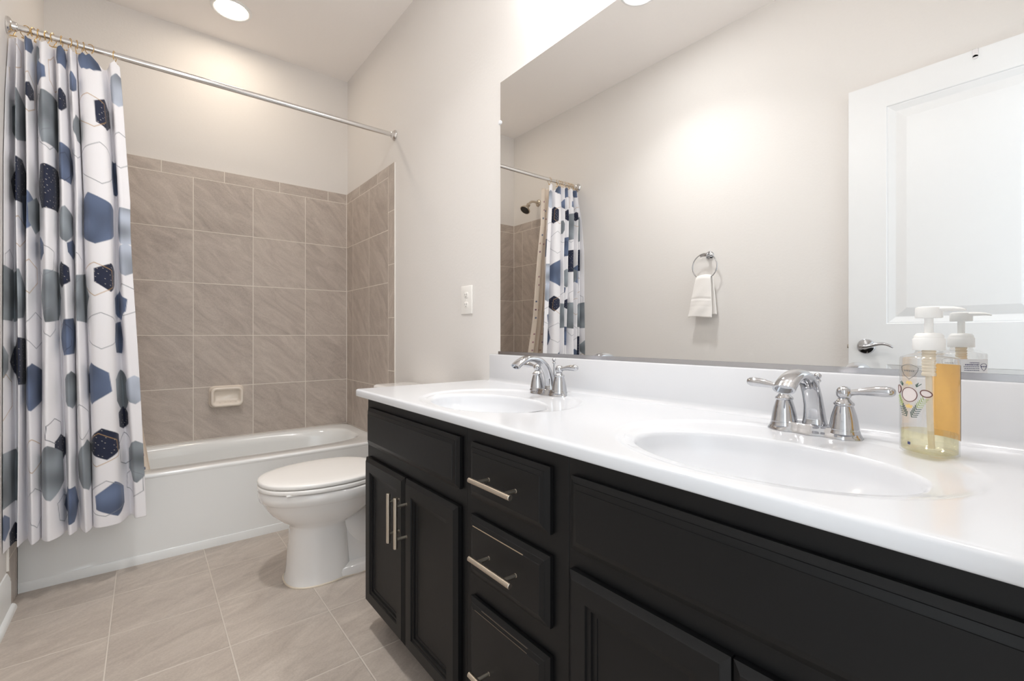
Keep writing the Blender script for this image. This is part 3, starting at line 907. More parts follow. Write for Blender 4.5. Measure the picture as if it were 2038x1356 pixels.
cC = thing('vanity_cabinet', (0.85, 0.283, 0), 'black vanity cabinet nearest the camera with a long false drawer front', 'cabinet', 'vanity cabinets')
carcass(cC, -0.046, 0.6010)
front_panel(MB(), -0.006, 0.5863, 0.6305, 0.7625, DRAWP).build('false_front', MAT['black'], cC)
dC1 = front_panel(MB(), 0.2945, 0.5885, 0.098, 0.5935, DOORP).build('door', MAT['black'], cC, sharp=20)
bar_pull(dC1, 0.318, 0.470, 'z') if False else None
dC2 = front_panel(MB(), -0.0040, 0.2912, 0.098, 0.5935, DOORP).build('door', MAT['black'], cC, sharp=20)

# ------------------------------------------------------------------ vanity top
ZV, XV, YE = 0.828, 0.573, 1.603
YV0 = YN + 0.001
top = thing('countertop', (0.85, 0.78, ZV), 'white one-piece vanity top with two oval basins over the black cabinets', 'countertop')
mb = MB()
NA = 192
def sink_rings(yc, ya, yb):
    c1, a1, b1 = Vector((0.775, yc)), 0.140, 0.214
    c2, a2, b2 = Vector((0.818, yc)), 0.222, 0.268
    xa, xb = XV + 0.015, 1.102
    def ring(f, z, kind):
        pts = []
        for k in range(NA):
            th = 2 * PI * k / NA
            c, s_ = math.cos(th), math.sin(th)
            if kind == 'bowl':
                p = (c1.x + a1 * f * c, c1.y + b1 * f * s_)
            elif kind == 'oval':
                p = (c2.x + a2 * f * c, c2.y + b2 * f * s_)
            elif kind == 'mix':
                p = (c1.x + (c2.x - c1.x) * f + (a1 + (a2 - a1) * f) * c, c1.y + (b1 + (b2 - b1) * f) * s_)
            else:
                e = 30
                px = math.copysign(abs(c) ** (2 / e), c); py = math.copysign(abs(s_) ** (2 / e), s_)
                # straight rectangle
                q = 1 / max(abs(c), abs(s_))
                qx, qy = c * q, s_ * q
                p = ((xa + xb) / 2 + qx * (xb - xa) / 2, (ya + yb) / 2 + qy * (yb - ya) / 2)
            pts.append((p[0], p[1], z))
        return pts
    D = 0.0045
    deck = [ring(1, ZV, 'rect'), ring(1.02, ZV, 'oval'), ring(1.0, ZV, 'oval'), ring(0.985, ZV - 0.0006, 'oval'), ring(0.965, ZV - 0.0022, 'oval'), ring(0.945, ZV - D + 0.0006, 'oval'), ring(0.92, ZV - D, 'oval'),
            ring(0.45, ZV - D - 0.0005, 'mix'), ring(0.10, ZV - D - 0.0015, 'mix'), ring(1.015, ZV - D - 0.0020, 'bowl')]
    bowl = [ring(1.015, ZV - D - 0.0020, 'bowl'), ring(1.0, ZV - D - 0.0030, 'bowl'), ring(0.985, ZV - D - 0.0060, 'bowl'), ring(0.97, ZV - D - 0.0115, 'bowl')]
    for r in np.linspace(0.95, 0.10, 22):
        bowl.append(ring(float(r), ZV - D - 0.118 * (1 - (r / 0.985) ** 2.6) ** 0.75 - 0.0105 * min(1, (0.985 - r) / 0.03) * (r / 0.985) ** 6, 'bowl'))
    return deck, bowl
basins = []
for yc, ya, yb in ((0.342, YV0, 0.7175), (1.092, 0.7175, YE - 0.015)):
    deck, bowl = sink_rings(yc, ya, yb)
    mb.grid(deck, closed_u=True)
    basins.append((yc, bowl))
# rounded front and left edges
R = 0.015
prof = [(0.015, ZV), (0.0075, ZV), (0.0045, ZV - 0.0004), (0.0022, ZV - 0.0014), (0.0007, ZV - 0.0032), (0.0, ZV - 0.0056), (0.0, ZV - 0.0205), (0.0010, ZV - 0.0228), (0.0035, ZV - 0.0243), (0.03, ZV - 0.0243)]
def edge_path(d):
    pts = [(XV + d, YV0)]
    for i in range(30):
        pts.append((XV + d, YV0 + (YE - R - YV0) * (i + 1) / 30))
    if d <= R:
        for i in range(1, 9):
            a = PI - (PI / 2) * i / 8
            pts.append((XV + R + (R - d) * math.cos(a), YE - R + (R - d) * math.sin(a)))
    else:
        pts += [(XV + d, YE - d)] * 8
    pts.append((XR - 0.0005, YE - d))
    return pts
mb.grid([[(x, y, z) for x, y in edge_path(d)] for d, z in prof])
# deck between the basins' rectangles and the wall, plus the underside skirt
mb.face([(1.102, YV0, ZV), (XR - 0.0005, YV0, ZV), (XR - 0.0005, YE - 0.015, ZV), (1.102, YE - 0.015, ZV)])
bmesh.ops.remove_doubles(mb.bm, verts=mb.bm.verts, dist=0.00008)
bmesh.ops.dissolve_degenerate(mb.bm, dist=0.00006, edges=mb.bm.edges)
slab = mb.build('slab', MAT['marble'], top, sharp=40)
b2 = bmesh.new(); b2.from_mesh(slab.data)
for f in b2.faces:
    if f.normal.z < -0.5 and f.calc_center_median().z > -0.012: f.normal_flip()
b2.to_mesh(slab.data); b2.free()
for yc, bowl in basins:
    mb = MB()
    mb.loft(bowl, cap0=False)
    bs = mb.build('sink_basin', MAT['marble'], top, sharp=60)
    mb = MB()
    zb = bowl[-1][0][2]
    mb.lathe([(0.022, 0.0005), (0.022, 0.003), (0.016, 0.004), (0.015, 0.007), (0.006, 0.009)], (0.775, yc, zb), n=28)
    mb.build('drain_stopper', MAT['chrome'], bs)
mb = MB()
YB1 = 1.538
prof = [(XR - 0.0005, 0.9385), (1.1095, 0.9385), (1.1060, 0.9375), (1.1040, 0.9345), (1.1040, ZV + 0.016), (1.1028, ZV + 0.0085), (1.0990, ZV + 0.0032), (1.0930, ZV + 0.0004), (1.0900, ZV + 0.0001), (XR - 0.0005, ZV + 0.0001)]
mb.loft([[(x, YV0, z) for x, z in prof], [(x, YB1 - 0.002, z) for x, z in prof], [(x + (0.0015 if i not in (0, 9) else 0), YB1, z - (0.001 if i < 3 else 0)) for i, (x, z) in enumerate(prof)]])
mb.build('backsplash', MAT['marble'], top, sharp=40)

# ------------------------------------------------------------------ faucets
def make_faucet(yc, label):
    xb = 1.022
    f = thing('faucet', (xb, yc, ZV - 0.0045), label, 'faucet', 'chrome basin faucets')
    zb = ZV - 0.0045
    mb = MB()
    def base_ring(a, b, z):
        pts = []
        n = 64
        for k in range(n):
            th = 2 * PI * k / n
            c, s_ = math.cos(th), math.sin(th)
            # stadium with swollen ends
            py = math.copysign(abs(s_) ** 0.62, s_) * b
            w = a * (0.80 + 0.20 * math.cos(min(1, abs(abs(py) - 0.052) / 0.030) * PI / 2) ** 2)
            w = max(w, a * (0.80 + 0.28 * max(0, 1 - abs(py) / 0.022)))
            pts.append((xb + math.copysign(abs(c) ** 0.85, c) * w, yc + py, z))
        return pts
    mb.loft([base_ring(0.0290, 0.0825, zb), base_ring(0.0290, 0.0825, zb + 0.0025), base_ring(0.0270, 0.0805, zb + 0.0055), base_ring(0.0240, 0.0775, zb + 0.0110), base_ring(0.0222, 0.0760, zb + 0.0170), base_ring(0.0205, 0.0745, zb + 0.0195)])
    mb.build('base_plate', MAT['chrome'], f, sharp=60)
    for s_ in (-1, 1):
        yy = yc + s_ * 0.0515
        MB().lathe([(0.0262, 0.010), (0.0250, 0.014), (0.0240, 0.0165), (0.0243, 0.0178), (0.0235, 0.020), (0.0215, 0.034), (0.0190, 0.046), (0.0158, 0.057), (0.0145, 0.0605), (0.0162, 0.0620), (0.0168, 0.0640), (0.0160, 0.0660), (0.0128, 0.0690), (0.0105, 0.0720), (0.0088, 0.0745)], (xb, yy, zb), n=36).build('valve_body', MAT['chrome'], f, sharp=50)
        mb = MB()
        mb.lathe([(0.0075, 0.0735), (0.0100, 0.0755), (0.0122, 0.0795), (0.0128, 0.0845), (0.0118, 0.0900), (0.0090, 0.0940), (0.0050, 0.0962), (0.0015, 0.0968)], (xb, yy, zb), n=32)
        P, Rr = [], []
        for t_, r_ in ((0.0, 0.0058), (0.10, 0.0056), (0.22, 0.0060), (0.40, 0.0078), (0.60, 0.0092), (0.78, 0.0096), (0.90, 0.0088), (0.97, 0.0064), (1.0, 0.0030)):
            P.append((xb + 0.004 * t_, yy + s_ * (0.009 + 0.0665 * t_), zb + 0.0855 + 0.0065 * t_ + 0.002 * math.sin(t_ * PI)))
            Rr.append(r_)
        mb.tube(P, Rr, 18)
        mb.build('lever', MAT['chrome'], f, sharp=60)
    # spout: broad foot, arched neck, wide lip toward the bowl
    spine = [(0.010, 0.012), (0.009, 0.030), (0.004, 0.055), (-0.006, 0.078), (-0.020, 0.097), (-0.040, 0.111), (-0.062, 0.1175), (-0.085, 0.1185), (-0.106, 0.1135), (-0.124, 0.105), (-0.137, 0.0955)]
    hw = [0.0235, 0.0195, 0.0172, 0.0165, 0.0163, 0.0165, 0.0170, 0.0176, 0.0182, 0.0186, 0.0188]
    ht = [0.0205, 0.0168, 0.0140, 0.0125, 0.0115, 0.0108, 0.0104, 0.0102, 0.0104, 0.0108, 0.0108]
    S3 = smooth_path([(xb + a, yc, zb + z) for a, z in spine], 5)
    tt = np.linspace(0, len(spine) - 1, len(S3))
    HW = np.interp(tt, range(len(hw)), hw); HT = np.interp(tt, range(len(ht)), ht)
    rings = []
    for i, p in enumerate(S3):
        t_ = (S3[min(i + 1, len(S3) - 1)] - S3[max(i - 1, 0)]).normalized()
        nrm = Vector((t_.z, 0, -t_.x))
        ring = []
        for k in range(28):
            a = 2 * PI * k / 28
            c, s_ = math.cos(a), math.sin(a)
            ring.append(p + nrm * (math.copysign(abs(c) ** 0.9, c) * HT[i]) + Vector((0, 1, 0)) * (math.copysign(abs(s_) ** 0.9, s_) * HW[i]))
        rings.append(ring)
    mb = MB()
    tip = rings[-1]
    cen = sum(tip, Vector()) / len(tip)
    dn = (S3[-1] - S3[-2]).normalized()
    inner = [cen + (p - cen) * 0.78 for p in tip]
    inner2 = [p - dn * 0.006 for p in inner]
    mb.loft(rings + [inner, inner2])
    mb.build('spout', MAT['chrome'], f, sharp=60)
    mb = MB()
    mb.lathe([(0.0028, 0.010), (0.0028, 0.098), (0.0050, 0.099), (0.0062, 0.1015), (0.0048, 0.104), (0.0034, 0.1055), (0.0058, 0.1080), (0.0068, 0.1115), (0.0056, 0.1150), (0.0020, 0.1172)], (xb + 0.0265, yc, zb), n=20)
    mb.lathe([(0.006, 0.008), (0.006, 0.017), (0.004, 0.019)], (xb + 0.0265, yc, zb), n=20)
    mb.build('lift_rod', MAT['chrome'], f, sharp=60)
    return f
fa = make_faucet(1.097, 'chrome two-handle faucet on the far basin, nearer the toilet')
fb = copy_tree(fa)
fb.location = (1.022, 0.340, ZV - 0.0045)
fb['label'] = 'chrome two-handle faucet on the near basin, beside the soap bottle'

# ------------------------------------------------------------------ wall mirror
mir = thing('wall_mirror', (XR, 0.72, 1.49), 'wide frameless mirror above the white vanity top', 'mirror')
MB().box(XR - 0.0042, XR - 0.0004, YN + 0.012, 1.4835, 0.9465, 2.0335, 0.0006, 1).build('glass', MAT['mirror'], mir)
mb = MB()
mb.box(XR - 0.0100, XR - 0.0003, YN + 0.012, 1.4905, 0.9388, 0.9412)
mb.box(XR - 0.0100, XR - 0.0075, YN + 0.012, 1.4905, 0.9412, 0.9505)
mb.build('bottom_channel', MAT['alu'], mir, label='satin metal channel along the lower edge')
mb = MB()
mb.lathe([(0.0085, 0), (0.0085, 0.006), (0.007, 0.0085), (0.003, 0.0095)], (XR - 0.0005, 1.4850, 1.8726), (-1, 0, 0), 20)
mb.build('edge_clip', MAT['clip'], mir, label='clear round clip')

# ------------------------------------------------------------------ outlet
out = thing('wall_outlet', (XR, 1.7325, 1.1715), 'white receptacle plate on the wall between mirror and tub', 'outlet')
oy0, oy1, oz0, oz1 = 1.688, 1.777, 1.109, 1.235
mb = MB()
mb.box(XR - 0.0065, XR - 0.0002, oy0, oy1, oz0, oz1, 0.0028, 3)
mb.build('cover_plate', MAT['plate'], out)
ym = (oy0 + oy1) / 2
for zc in (1.150, 1.193):
    mb = MB()
    n = 28
    ring = lambda f, x: [(x, ym + 0.0165 * f * math.copysign(abs(math.cos(2 * PI * k / n)) ** 0.8, math.cos(2 * PI * k / n)), zc + 0.0142 * f * math.copysign(abs(math.sin(2 * PI * k / n)) ** 0.6, math.sin(2 * PI * k / n))) for k in range(n)]
    mb.loft([ring(1, XR - 0.006), ring(1, XR - 0.0078), ring(0.95, XR - 0.0082)])
    rc = mb.build('receptacle', MAT['plate'], out)
    mb = MB()
    for dy, h in ((-0.0064, 0.0085), (0.0064, 0.0068)):
        mb.box(XR - 0.00835, XR - 0.0080, ym + dy - 0.0011, ym + dy + 0.0011, zc + 0.003 - h / 2, zc + 0.003 + h / 2)
    mb.lathe([(0.0022, 0), (0.0022, 0.0003)], (XR - 0.0080, ym, zc - 0.0072), (-1, 0, 0), 14)
    mb.build('slots', MAT['slot'], rc)
mb = MB()
mb.lathe([(0.0032, 0), (0.0032, 0.0008), (0.0015, 0.0014)], (XR - 0.0064, ym, 1.1715), (-1, 0, 0), 14)
mb.build('screw', MAT['plate'], out)

# ------------------------------------------------------------------ towel ring and hand towel on the left wall (seen in the mirror)
ry, rz = 1.420, 1.492
tr_ = thing('towel_ring', (XL, ry, rz), 'chrome towel ring on the left wall holding a white towel', 'towel ring')
MB().lathe([(0.0245, 0.0), (0.0245, 0.004), (0.021, 0.008), (0.012, 0.012), (0.0095, 0.020), (0.0095, 0.032), (0.012, 0.036), (0.0105, 0.044), (0.004, 0.047)], (XL + 0.0005, ry, rz), (1, 0, 0), 28).build('wall_post', MAT['chrome'], tr_)
MB().tube([(XL + 0.036, ry + 0.002, rz - 0.004), (XL + 0.037, ry + 0.022, rz - 0.002), (XL + 0.037, ry + 0.040, rz - 0.006)], [0.0075, 0.006, 0.0055], 14).build('ring_holder', MAT['chrome'], tr_)
Rg = 0.0765
cyr, czr = 1.434, 1.4235
pts = [(XL + 0.037, cyr + Rg * math.sin(a), czr + Rg * math.cos(a)) for a in [2 * PI * i / 56 for i in range(56)]]
MB().tube(pts, 0.0034, 12, closed=True).build('ring', MAT['chrome'], tr_)
# towel folded over the ring's lower arc
mb = MB()
zt_, x_ = 1.3715, XL + 0.037
nseg = 36
rows = []
path = []
# front drop (toward the room), bottom to top, over the ring, then the back drop
zf0, zb0 = 1.122, 1.140
for z in np.linspace(zf0, 1.352, 26): path.append((0.0145, float(z), 'f'))
for a in np.linspace(0.15, PI - 0.15, 9): path.append((0.013 * math.cos(a), 1.353 + 0.019 * math.sin(a), 't'))
for z in np.linspace(1.350, zb0, 24): path.append((-0.0125, float(z), 'b'))
for u in np.linspace(-1, 1, nseg):
    row = []
    for dx, z, w_ in path:
        f = min(1, max(0, (1.372 - z) / 0.25))
        hwid = 0.043 + 0.033 * f ** 0.8
        off = 0.0 if w_ != 'b' else -0.016 * f
        yy = 1.434 + 0.022 * f + off + u * hwid
        bow = 0.0035 * (1 - u * u)
        zz = z - 0.006 * (1 - f) * u * u + (0.004 * math.sin(2.2 * u + 0.6) * f if w_ == 'f' else 0.003 * u * f)
        # woven bands: three grooves
        g = 0
        if w_ == 'f':
            for gz in (1.190, 1.210, 1.232):
                g -= 0.0034 * math.exp(-((z - gz) / 0.0032) ** 2)
        row.append((x_ + dx + (bow + g + 0.0022 * math.sin(z * 55 + u * 4) * f if dx > 0 else -bow * 0.4), yy, zz))
    rows.append(row)
mb.grid(rows)
tow = mb.build('hand_towel', MAT['terry'], sharp=80)
tag(tow, 'small white hand towel hanging from the chrome towel ring', 'towel')
sol = tow.modifiers.new('pile_thickness', 'SOLIDIFY'); sol.thickness = 0.0075; sol.offset = 0
bv = tow.modifiers.new('smooth', 'SUBSURF'); bv.levels = 1; bv.render_levels = 2

# ------------------------------------------------------------------ door, swung open against the left wall (seen in the mirror)
DXF, DXB = -0.350, -0.385
dy0, dy1, dz0, dz1 = YN + 0.006, 0.7131, 0.022, 2.1545
door = thing('door_1', (DXB, dy0, 0), None, None)
struct(door)
mb = MB()
PANS = [(dy0 + 0.141, 0.5719, 1.0657, 2.0371), (dy0 + 0.141, 0.5719, 0.215, 0.885)]
ys = [dy0, PANS[0][0], PANS[0][1], dy1]
zs = [dz0, PANS[1][2], PANS[1][3], PANS[0][2], PANS[0][3], dz1]
for i in range(3):
    for j in range(5):
        if i == 1 and j in (1, 3): continue
        mb.face([(DXF, ys[i], zs[j]), (DXF, ys[i + 1], zs[j]), (DXF, ys[i + 1], zs[j + 1]), (DXF, ys[i], zs[j + 1])])
PP = [(0.0, 0.0), (0.003, -0.0045), (0.007, -0.0045), (0.030, -0.0115), (0.033, -0.0115), (0.068, -0.0028), (0.070, -0.0025)]
for y0, y1, z0, z1 in PANS:
    rings = [[(DXF + d, y0 + i, z0 + i), (DXF + d, y1 - i, z0 + i), (DXF + d, y1 - i, z1 - i), (DXF + d, y0 + i, z1 - i)] for i, d in PP]
    mb.loft(rings, cap0=False)
o = [(dy0, dz0), (dy1, dz0), (dy1, dz1), (dy0, dz1)]
for k in range(4):
    a, b_ = o[k], o[(k + 1) % 4]
    mb.face([(DXF, *a), (DXF, *b_), (DXB, *b_), (DXB, *a)])
mb.face([(DXB, y, z) for y, z in o])
bmesh.ops.remove_doubles(mb.bm, verts=mb.bm.verts, dist=0.00005)
leaf = mb.build('door_leaf', MAT['doorw'], door, sharp=8)
hy, hz = 0.6455, 0.9635
mb = MB()
mb.lathe([(0.0345, 0.0), (0.0345, 0.003), (0.031, 0.0075), (0.020, 0.011), (0.0135, 0.0135), (0.0125, 0.030)], (DXF + 0.0002, hy, hz), (1, 0, 0), 36)
mb.build('rosette', MAT['chrome'], door)
mb = MB()
P = smooth_path([(DXF + 0.040, hy + 0.012, hz - 0.002), (DXF + 0.046, hy - 0.004, hz - 0.001), (DXF + 0.047, hy - 0.025, hz + 0.003), (DXF + 0.047, hy - 0.050, hz + 0.011), (DXF + 0.047, hy - 0.075, hz + 0.0125), (DXF + 0.048, hy - 0.095, hz + 0.006), (DXF + 0.050, hy - 0.108, hz - 0.003)], 5)
mb.tube(P, list(np.interp(np.linspace(0, 1, len(P)), [0, 0.12, 0.3, 0.6, 0.9, 1], [0.009, 0.0105, 0.0085, 0.0062, 0.0048, 0.003])), 16)
mb.lathe([(0.0115, 0.028), (0.0115, 0.045), (0.009, 0.052), (0.003, 0.054)], (DXF, hy, hz), (1, 0, 0), 24)
mb.build('lever_handle', MAT['chrome'], door)
mb = MB()
mb.box(DXB + 0.005, DXF - 0.005, dy1 - 0.0005, dy1 + 0.0012, hz - 0.030, hz + 0.030)
mb.box(DXB + 0.011, DXF - 0.011, dy1 + 0.0012, dy1 + 0.009, hz - 0.009, hz + 0.009, 0.002)
mb.build('latch', MAT['nickel'], door)
hk = thing('over_door_hook', (DXF, 0.2895, dz1), 'small metal hook tab hung over the top edge of the white door', 'hook')
mb = MB()
hw_ = 0.0085
mb.box(DXF + 0.0004, DXF + 0.0020, 0.2895 - hw_, 0.2895 + hw_, dz1 - 0.030, dz1 + 0.0022, 0.0005, 1)
mb.box(DXB - 0.0020, DXF + 0.0004, 0.2895 - hw_, 0.2895 + hw_, dz1 + 0.0005, dz1 + 0.0022)
mb.box(DXB - 0.0020, DXB - 0.0004, 0.2895 - hw_, 0.2895 + hw_, dz1 - 0.050, dz1 + 0.0022)
mb.lathe([(hw_, 0), (hw_, 0.0016)], (DXF + 0.0004, 0.2895, dz1 - 0.030), (1, 0, 0), 20)
mb.build('strap', MAT['alu'], hk)

# ------------------------------------------------------------------ soap bottle
bxc, byc, bz = 0.9745, 0.1615, ZV
bot = thing('soap_bottle', (bxc, byc, bz), 'clear pump bottle with pale yellow soap left in the bottom', 'soap bottle')
BA, BB = 0.0315, 0.0362
ROT = -0.66
def bxy(a, fa=1.0, fb=1.0, e=2.5, da=0.0):
    c, s_ = math.cos(a), math.sin(a)
    x = (BA * fa + da) * math.copysign(abs(c) ** (2 / e), c)
    y = (BB * fb + da) * math.copysign(abs(s_) ** (2 / e), s_)
    return (bxc + x * math.cos(ROT) - y * math.sin(ROT), byc + x * math.sin(ROT) + y * math.cos(ROT))
def bring(z, da=0.0, n=56, e=2.5):
    return [(*bxy(2 * PI * k / n, da=da, e=e), bz + z) for k in range(n)]
def cring(z, r, n=56):
    return [(bxc + r * math.cos(2 * PI * k / n + ROT), byc + r * math.sin(2 * PI * k / n + ROT), bz + z) for k in range(n)]
mb = MB()
mb.loft([bring(0.0006, -0.006), bring(0.0, -0.003), bring(0.0022, 0.0), bring(0.08, 0.0), bring(0.1500, 0.0), bring(0.1525, -0.0012), bring(0.1565, -0.010), cring(0.1590, 0.0178), cring(0.1620, 0.0165), cring(0.1720, 0.0165)], cap1=False)
mb.build('bottle_body', MAT['bottle'], bot, sharp=45)
mb = MB()
mb.loft([bring(0.0030, -0.0045), bring(0.0055, -0.0018), bring(0.0355, -0.0018)])
mb.build('liquid_soap', MAT['soapliq'], bot, sharp=45)
mb = MB()
mb.lathe([(0.0196, 0.1640), (0.0200, 0.1645), (0.0200, 0.1815), (0.0195, 0.1826), (0.0183, 0.1828), (0.0182, 0.1865), (0.0160, 0.1895), (0.0140, 0.1910), (0.0060, 0.1915)], (bxc, byc, bz), n=44)
mb.build('collar', MAT['cap'], bot, sharp=40)
mb = MB()
mb.lathe([(0.0056, 0.190), (0.0056, 0.218)], (bxc, byc, bz), n=24)
# head: round block with a flat nozzle pointing to the near side
def head_ring(f, z):
    return [(bxc + 0.0168 * f * math.cos(2 * PI * k / 40), byc + 0.0168 * f * math.sin(2 * PI * k / 40), bz + z) for k in range(40)]
mb.loft([head_ring(0.96, 0.2150), head_ring(1.0, 0.2158), head_ring(1.0, 0.2290), head_ring(0.96, 0.2315), head_ring(0.75, 0.2330), head_ring(0.3, 0.2335)])
d_ = Vector((0.10, -1.0, 0)).normalized()
side = Vector((d_.y, -d_.x, 0))
rows = []
for t_, w_, zt, zb_ in ((0.0, 0.0125, 0.2332, 0.2240), (0.018, 0.0105, 0.2330, 0.2248), (0.028, 0.0088, 0.2322, 0.2252), (0.036, 0.0070, 0.2306, 0.2250), (0.041, 0.0055, 0.2284, 0.2246), (0.0425, 0.0030, 0.2268, 0.2246)):
    cen = Vector((bxc, byc, bz)) + d_ * t_
    ring = []
    for k in range(20):
        a = 2 * PI * k / 20
        ring.append(cen + side * (w_ * math.cos(a)) + Vector((0, 0, (zt + zb_) / 2 + (zt - zb_) / 2 * math.sin(a))))
    rows.append(ring)
mb.loft(rows)
mb.build('pump_head', MAT['cap'], bot, sharp=45)
mb = MB()
mb.lathe([(0.0088, 0.123), (0.0092, 0.125)] + sum([[(0.0092, 0.127 + i * 0.005), (0.0078, 0.129 + i * 0.005)] for i in range(8)], []) + [(0.0085, 0.168)], (bxc, byc, bz), n=24)
mb.tube([(bxc, byc, bz + 0.124), (bxc + 0.001, byc - 0.001, bz + 0.06), (bxc + 0.003, byc - 0.003, bz + 0.008)], 0.0042, 14)
mb.build('dip_tube', MAT['straw'], bot, label='frosted pump spring and dip tube')
# back label: printed white outside, orange inside, on the mirror side of the bottle
def wrap(a, z, off):
    return (*bxy(a, da=off), bz + z)
def MA(d):
    """angle of a point d metres to the left of the back face's middle (seen from behind)"""
    return math.copysign(math.asin(min(1.0, abs(d) / BB) ** 1.25), d)
LA = [MA(d) for d in np.linspace(-0.029, 0.026, 24)]
mb = MB()
mb.grid([[wrap(a, z, -0.0003) for a in LA] for z in np.linspace(0.0250, 0.1415, 20)])
mb.build('label_inside', MAT['orange'], bot, label='orange inner side of the back label')
mb = MB()
mb.grid([[wrap(a, z, 0.0003) for a in LA] for z in np.linspace(0.0250, 0.1415, 20)])
lo = mb.build('label_outside', MAT['labelw'], bot, label='white outer side of the back label with fine blue print')
mb = MB()
rl = random.Random(3)
def strip(mb, d0, d1, z, h, off=0.0006, side=0):
    A = [side + MA(d) for d in np.linspace(d0, d1, max(3, int(abs(d1 - d0) / 0.002) + 2))]
    mb.grid([[wrap(a, z - h / 2, off) for a in A], [wrap(a, z + h / 2, off) for a in A]])
def words(mb, d0, d1, z, h):
    d = d0
    while d < d1 - 0.0006:
        w_ = rl.uniform(0.0012, 0.0032)
        strip(mb, d, min(d + w_, d1), z, h)
        d += w_ + 0.0006
z = 0.1345
for h, n_, d1 in ((0.0013, 1, 0.006), (0.0017, 1, 0.012), (0.0011, 3, 0.014)):
    for q in range(n_):
        words(mb, -0.010, d1, z, h); z -= 0.0036
z -= 0.004
for q in range(3):
    words(mb, -0.024, 0.020 - 0.002 * q, z, 0.0009); z -= 0.0034
z -= 0.006
for q in range(14):
    words(mb, -0.024, 0.021 - 0.001 * (q % 3), z, 0.0009); z -= 0.0036
def outline(mb, pts, w_, off, side=0):
    """thin closed line of (metres, z) points laid on the bottle"""
    mb.tube([Vector(wrap(side + MA(d), z, off)) for d, z in pts], w_, 6, closed=True)
def shield(dc, zc, wa, hz_):
    pts = []
    for i in range(13):
        t_ = -1 + i / 6
        pts.append((dc + wa * t_, zc + hz_ * (0.55 + 0.40 * (1 - t_ * t_))))
    pts += [(dc + wa * 0.94, zc + hz_ * 0.1), (dc + wa * 0.62, zc - hz_ * 0.5), (dc, zc - hz_), (dc - wa * 0.62, zc - hz_ * 0.5), (dc - wa * 0.94, zc + hz_ * 0.1)]
    return pts
outline(mb, shield(-0.0185, 0.1265, 0.0060, 0.0072), 0.00035, 0.0006)
words(mb, -0.0248, -0.0125, 0.1275, 0.0016)
mb.build('label_print', MAT['ink'], lo)

# printed front of the bottle; d runs toward the bottle's right side as one faces it
def dome_patch(mb, dc, zc, ra, rz_, rot=0.0, off=0.0004, n=26):
    pts = []
    for k in range(n):
        a = 2 * PI * k / n
        u, v = ra * math.cos(a), rz_ * math.sin(a)
        pts.append(wrap(PI + MA(dc + u * math.cos(rot) - v * math.sin(rot)), zc + u * math.sin(rot) + v * math.cos(rot), off))
    C = mb.bm.verts.new(wrap(PI + MA(dc), zc, off))
    V = [mb.bm.verts.new(p) for p in pts]
    for k in range(n):
        mb._f([C, V[k], V[(k + 1) % n]])
def oval_line(mb, dc, zc, ra, rz_, rot=0.0, w_=0.0004, off=0.0005, n=30):
    pts = []
    for k in range(n):
        a = 2 * PI * k / n
        u, v = ra * math.cos(a), rz_ * math.sin(a)
        pts.append((dc + u * math.cos(rot) - v * math.sin(rot), zc + u * math.sin(rot) + v * math.cos(rot)))
    outline(mb, pts, w_, off, PI)
mb = MB()
outline(mb, shield(0.0, 0.1300, 0.0150, 0.0120), 0.00045, 0.0004, PI)
for dx in (-0.0085, -0.0052, -0.002, 0.0012, 0.0044, 0.0076):
    strip(mb, dx - 0.0011, dx + 0.0011, 0.1310, 0.0022, 0.0004, PI)
mb.build('emblem', MAT['inkgrey'], bot, label='grey shield emblem')
for dc, zc, ra, rz_, rot, lab in ((0.0, 0.0935, 0.0128, 0.0108, 0.1, 'large halved coconut'), (0.0235, 0.0975, 0.0058, 0.0046, -0.5, 'small coconut at the right'), (-0.0225, 0.1000, 0.0060, 0.0058, 0.3, 'small coconut at the left')):
    mb = MB()
    dome_patch(mb, dc, zc, ra, rz_, rot)
    cc = mb.build('coconut_print', MAT['inkpink'], bot, label=lab)
    mb = MB()
    oval_line(mb, dc, zc, ra + 0.0004, rz_ + 0.0004, rot, 0.0006 if ra > 0.01 else 0.0008)
    mb.build('coconut_outline', MAT['inkbrown'], cc)
for zc, up in ((0.1125, -1), (0.0745, 1)):
    mb = MB()
    for k in (-1, 0, 1):
        dome_patch(mb, k * 0.0034, zc + up * (0.0012 if k == 0 else 0), 0.0019, 0.0032, -k * 0.7 * up)
    mb.build('flower_print', MAT['inkyellow'], bot)
for s_ in (-1, 1):
    mb, mg = MB(), MB()
    for i in range(10):
        t_ = i / 9
        bxx, bzz = s_ * (0.0045 + 0.0165 * t_), 0.0585 + 0.029 * t_
        for q in (-1, 1):
            L_ = 0.0085 * (1 - 0.35 * t_)
            a_ = 0.15 if q < 0 else 1.75
            ux, uz = s_ * math.cos(a_) * L_, math.sin(a_) * L_
            (mg if i < 5 else mb).tube([Vector(wrap(PI + MA(bxx), bzz, 0.0005)), Vector(wrap(PI + MA(bxx + ux), bzz + uz, 0.0005))], 0.00055, 6)
    mb.build('leaf_print', MAT['inkgreen'], bot)
    mg.build('frond_print', MAT['inkdark'], bot)
    mb = MB()
    for i in range(5):
        mb.tube([Vector(wrap(PI + MA(s_ * 0.0125), 0.1065, 0.0005)), Vector(wrap(PI + MA(s_ * (0.0110 + 0.0020 * i)), 0.1105 + 0.0015 * (i % 3), 0.0005))], 0.0005, 6)
    mb.build('sprig_print', MAT['inkdark'], bot)
mb = MB()
strip(mb, -0.0024, 0.0024, 0.0165, 0.0042, 0.0005, PI)
mb.build('small_mark', MAT['ink'], bot, label='tiny blue square mark')

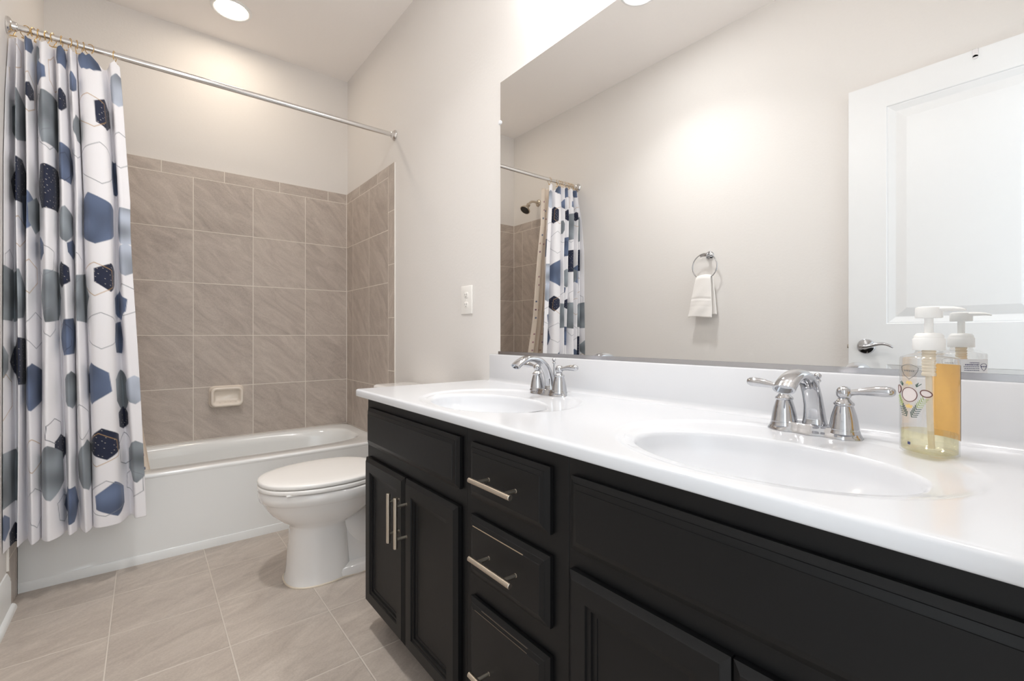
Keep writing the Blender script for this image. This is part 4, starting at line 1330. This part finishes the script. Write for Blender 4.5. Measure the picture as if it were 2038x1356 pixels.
# ------------------------------------------------------------------ ceiling lamps
def beam(parent, loc, kind, watt, tint, **kw):
    L = bpy.data.lights.new('beam', kind)
    L.energy = watt
    L.color = tint
    for k, v in kw.items(): setattr(L, k, v)
    o = bpy.data.objects.new('beam', L)
    COL.objects.link(o)
    o.parent = parent
    o.location = Vector(loc) - WLOC[parent.name]
    return o
def downlight(x, y, mat, label, watt, tint, spread):
    d = thing('ceiling_light', (x, y, ZC), label, 'ceiling light', 'round ceiling lights')
    mb = MB()
    mb.lathe([(0.099, 0.0), (0.099, -0.003), (0.095, -0.006), (0.086, -0.007), (0.082, -0.0055), (0.079, -0.0040)], (x, y, ZC), n=56, cap0=False, cap1=False)
    mb.build('trim_ring', MAT['trimw'], d)
    mb = MB()
    mb.lathe([(0.0795, -0.0040), (0.070, -0.0046), (0.04, -0.0052), (0.004, -0.0054)], (x, y, ZC), n=56)
    mb.build('lens', mat, d)
    beam(d, (x, y, ZC - 0.008), 'AREA', watt, tint, shape='DISK', size=0.14, spread=spread)
    return d
downlight(0.372, 2.950, MAT['lens_tub'], 'round recessed ceiling light glowing above the bathtub', TUB_WATT, TUB_TINT, 1.9)
downlight(0.215, 1.475, MAT['lens_room'], 'round ceiling light seen only in the mirror\'s top edge', ROOM_WATT, ROOM_TINT, 2.0)

# vanity light bar above the mirror (its glow whitens the wall at the top of the picture)
vl = thing('vanity_light', (XR, 0.69, 2.33), 'vanity light bar with frosted globes on the wall above the mirror', 'wall light')
MB().box(XR - 0.022, XR - 0.0005, 0.14, 1.24, 2.285, 2.375, 0.004).build('back_plate', MAT['nickel'], vl)
for y in (0.26, 0.69, 1.12):
    MB().lathe([(0.016, 0), (0.016, 0.05), (0.024, 0.055), (0.024, 0.075)], (XR - 0.022, y, 2.33), (-1, 0, 0), 20).build('socket', MAT['nickel'], vl)
    mb = MB()
    mb.lathe([(0.020, -0.058)] + [(0.062 * math.sin(a), -0.062 * math.cos(a)) for a in np.linspace(0.36, PI - 0.02, 16)], (XR - 0.125, y, 2.33), (-1, 0, 0), 28)
    mb.build('globe', MAT['globe'], vl)
    beam(vl, (XR - 0.125, y, 2.262), 'SPOT', VANITY_WATT, VANITY_TINT, spot_size=2.3, spot_blend=1.0, shadow_soft_size=0.05)
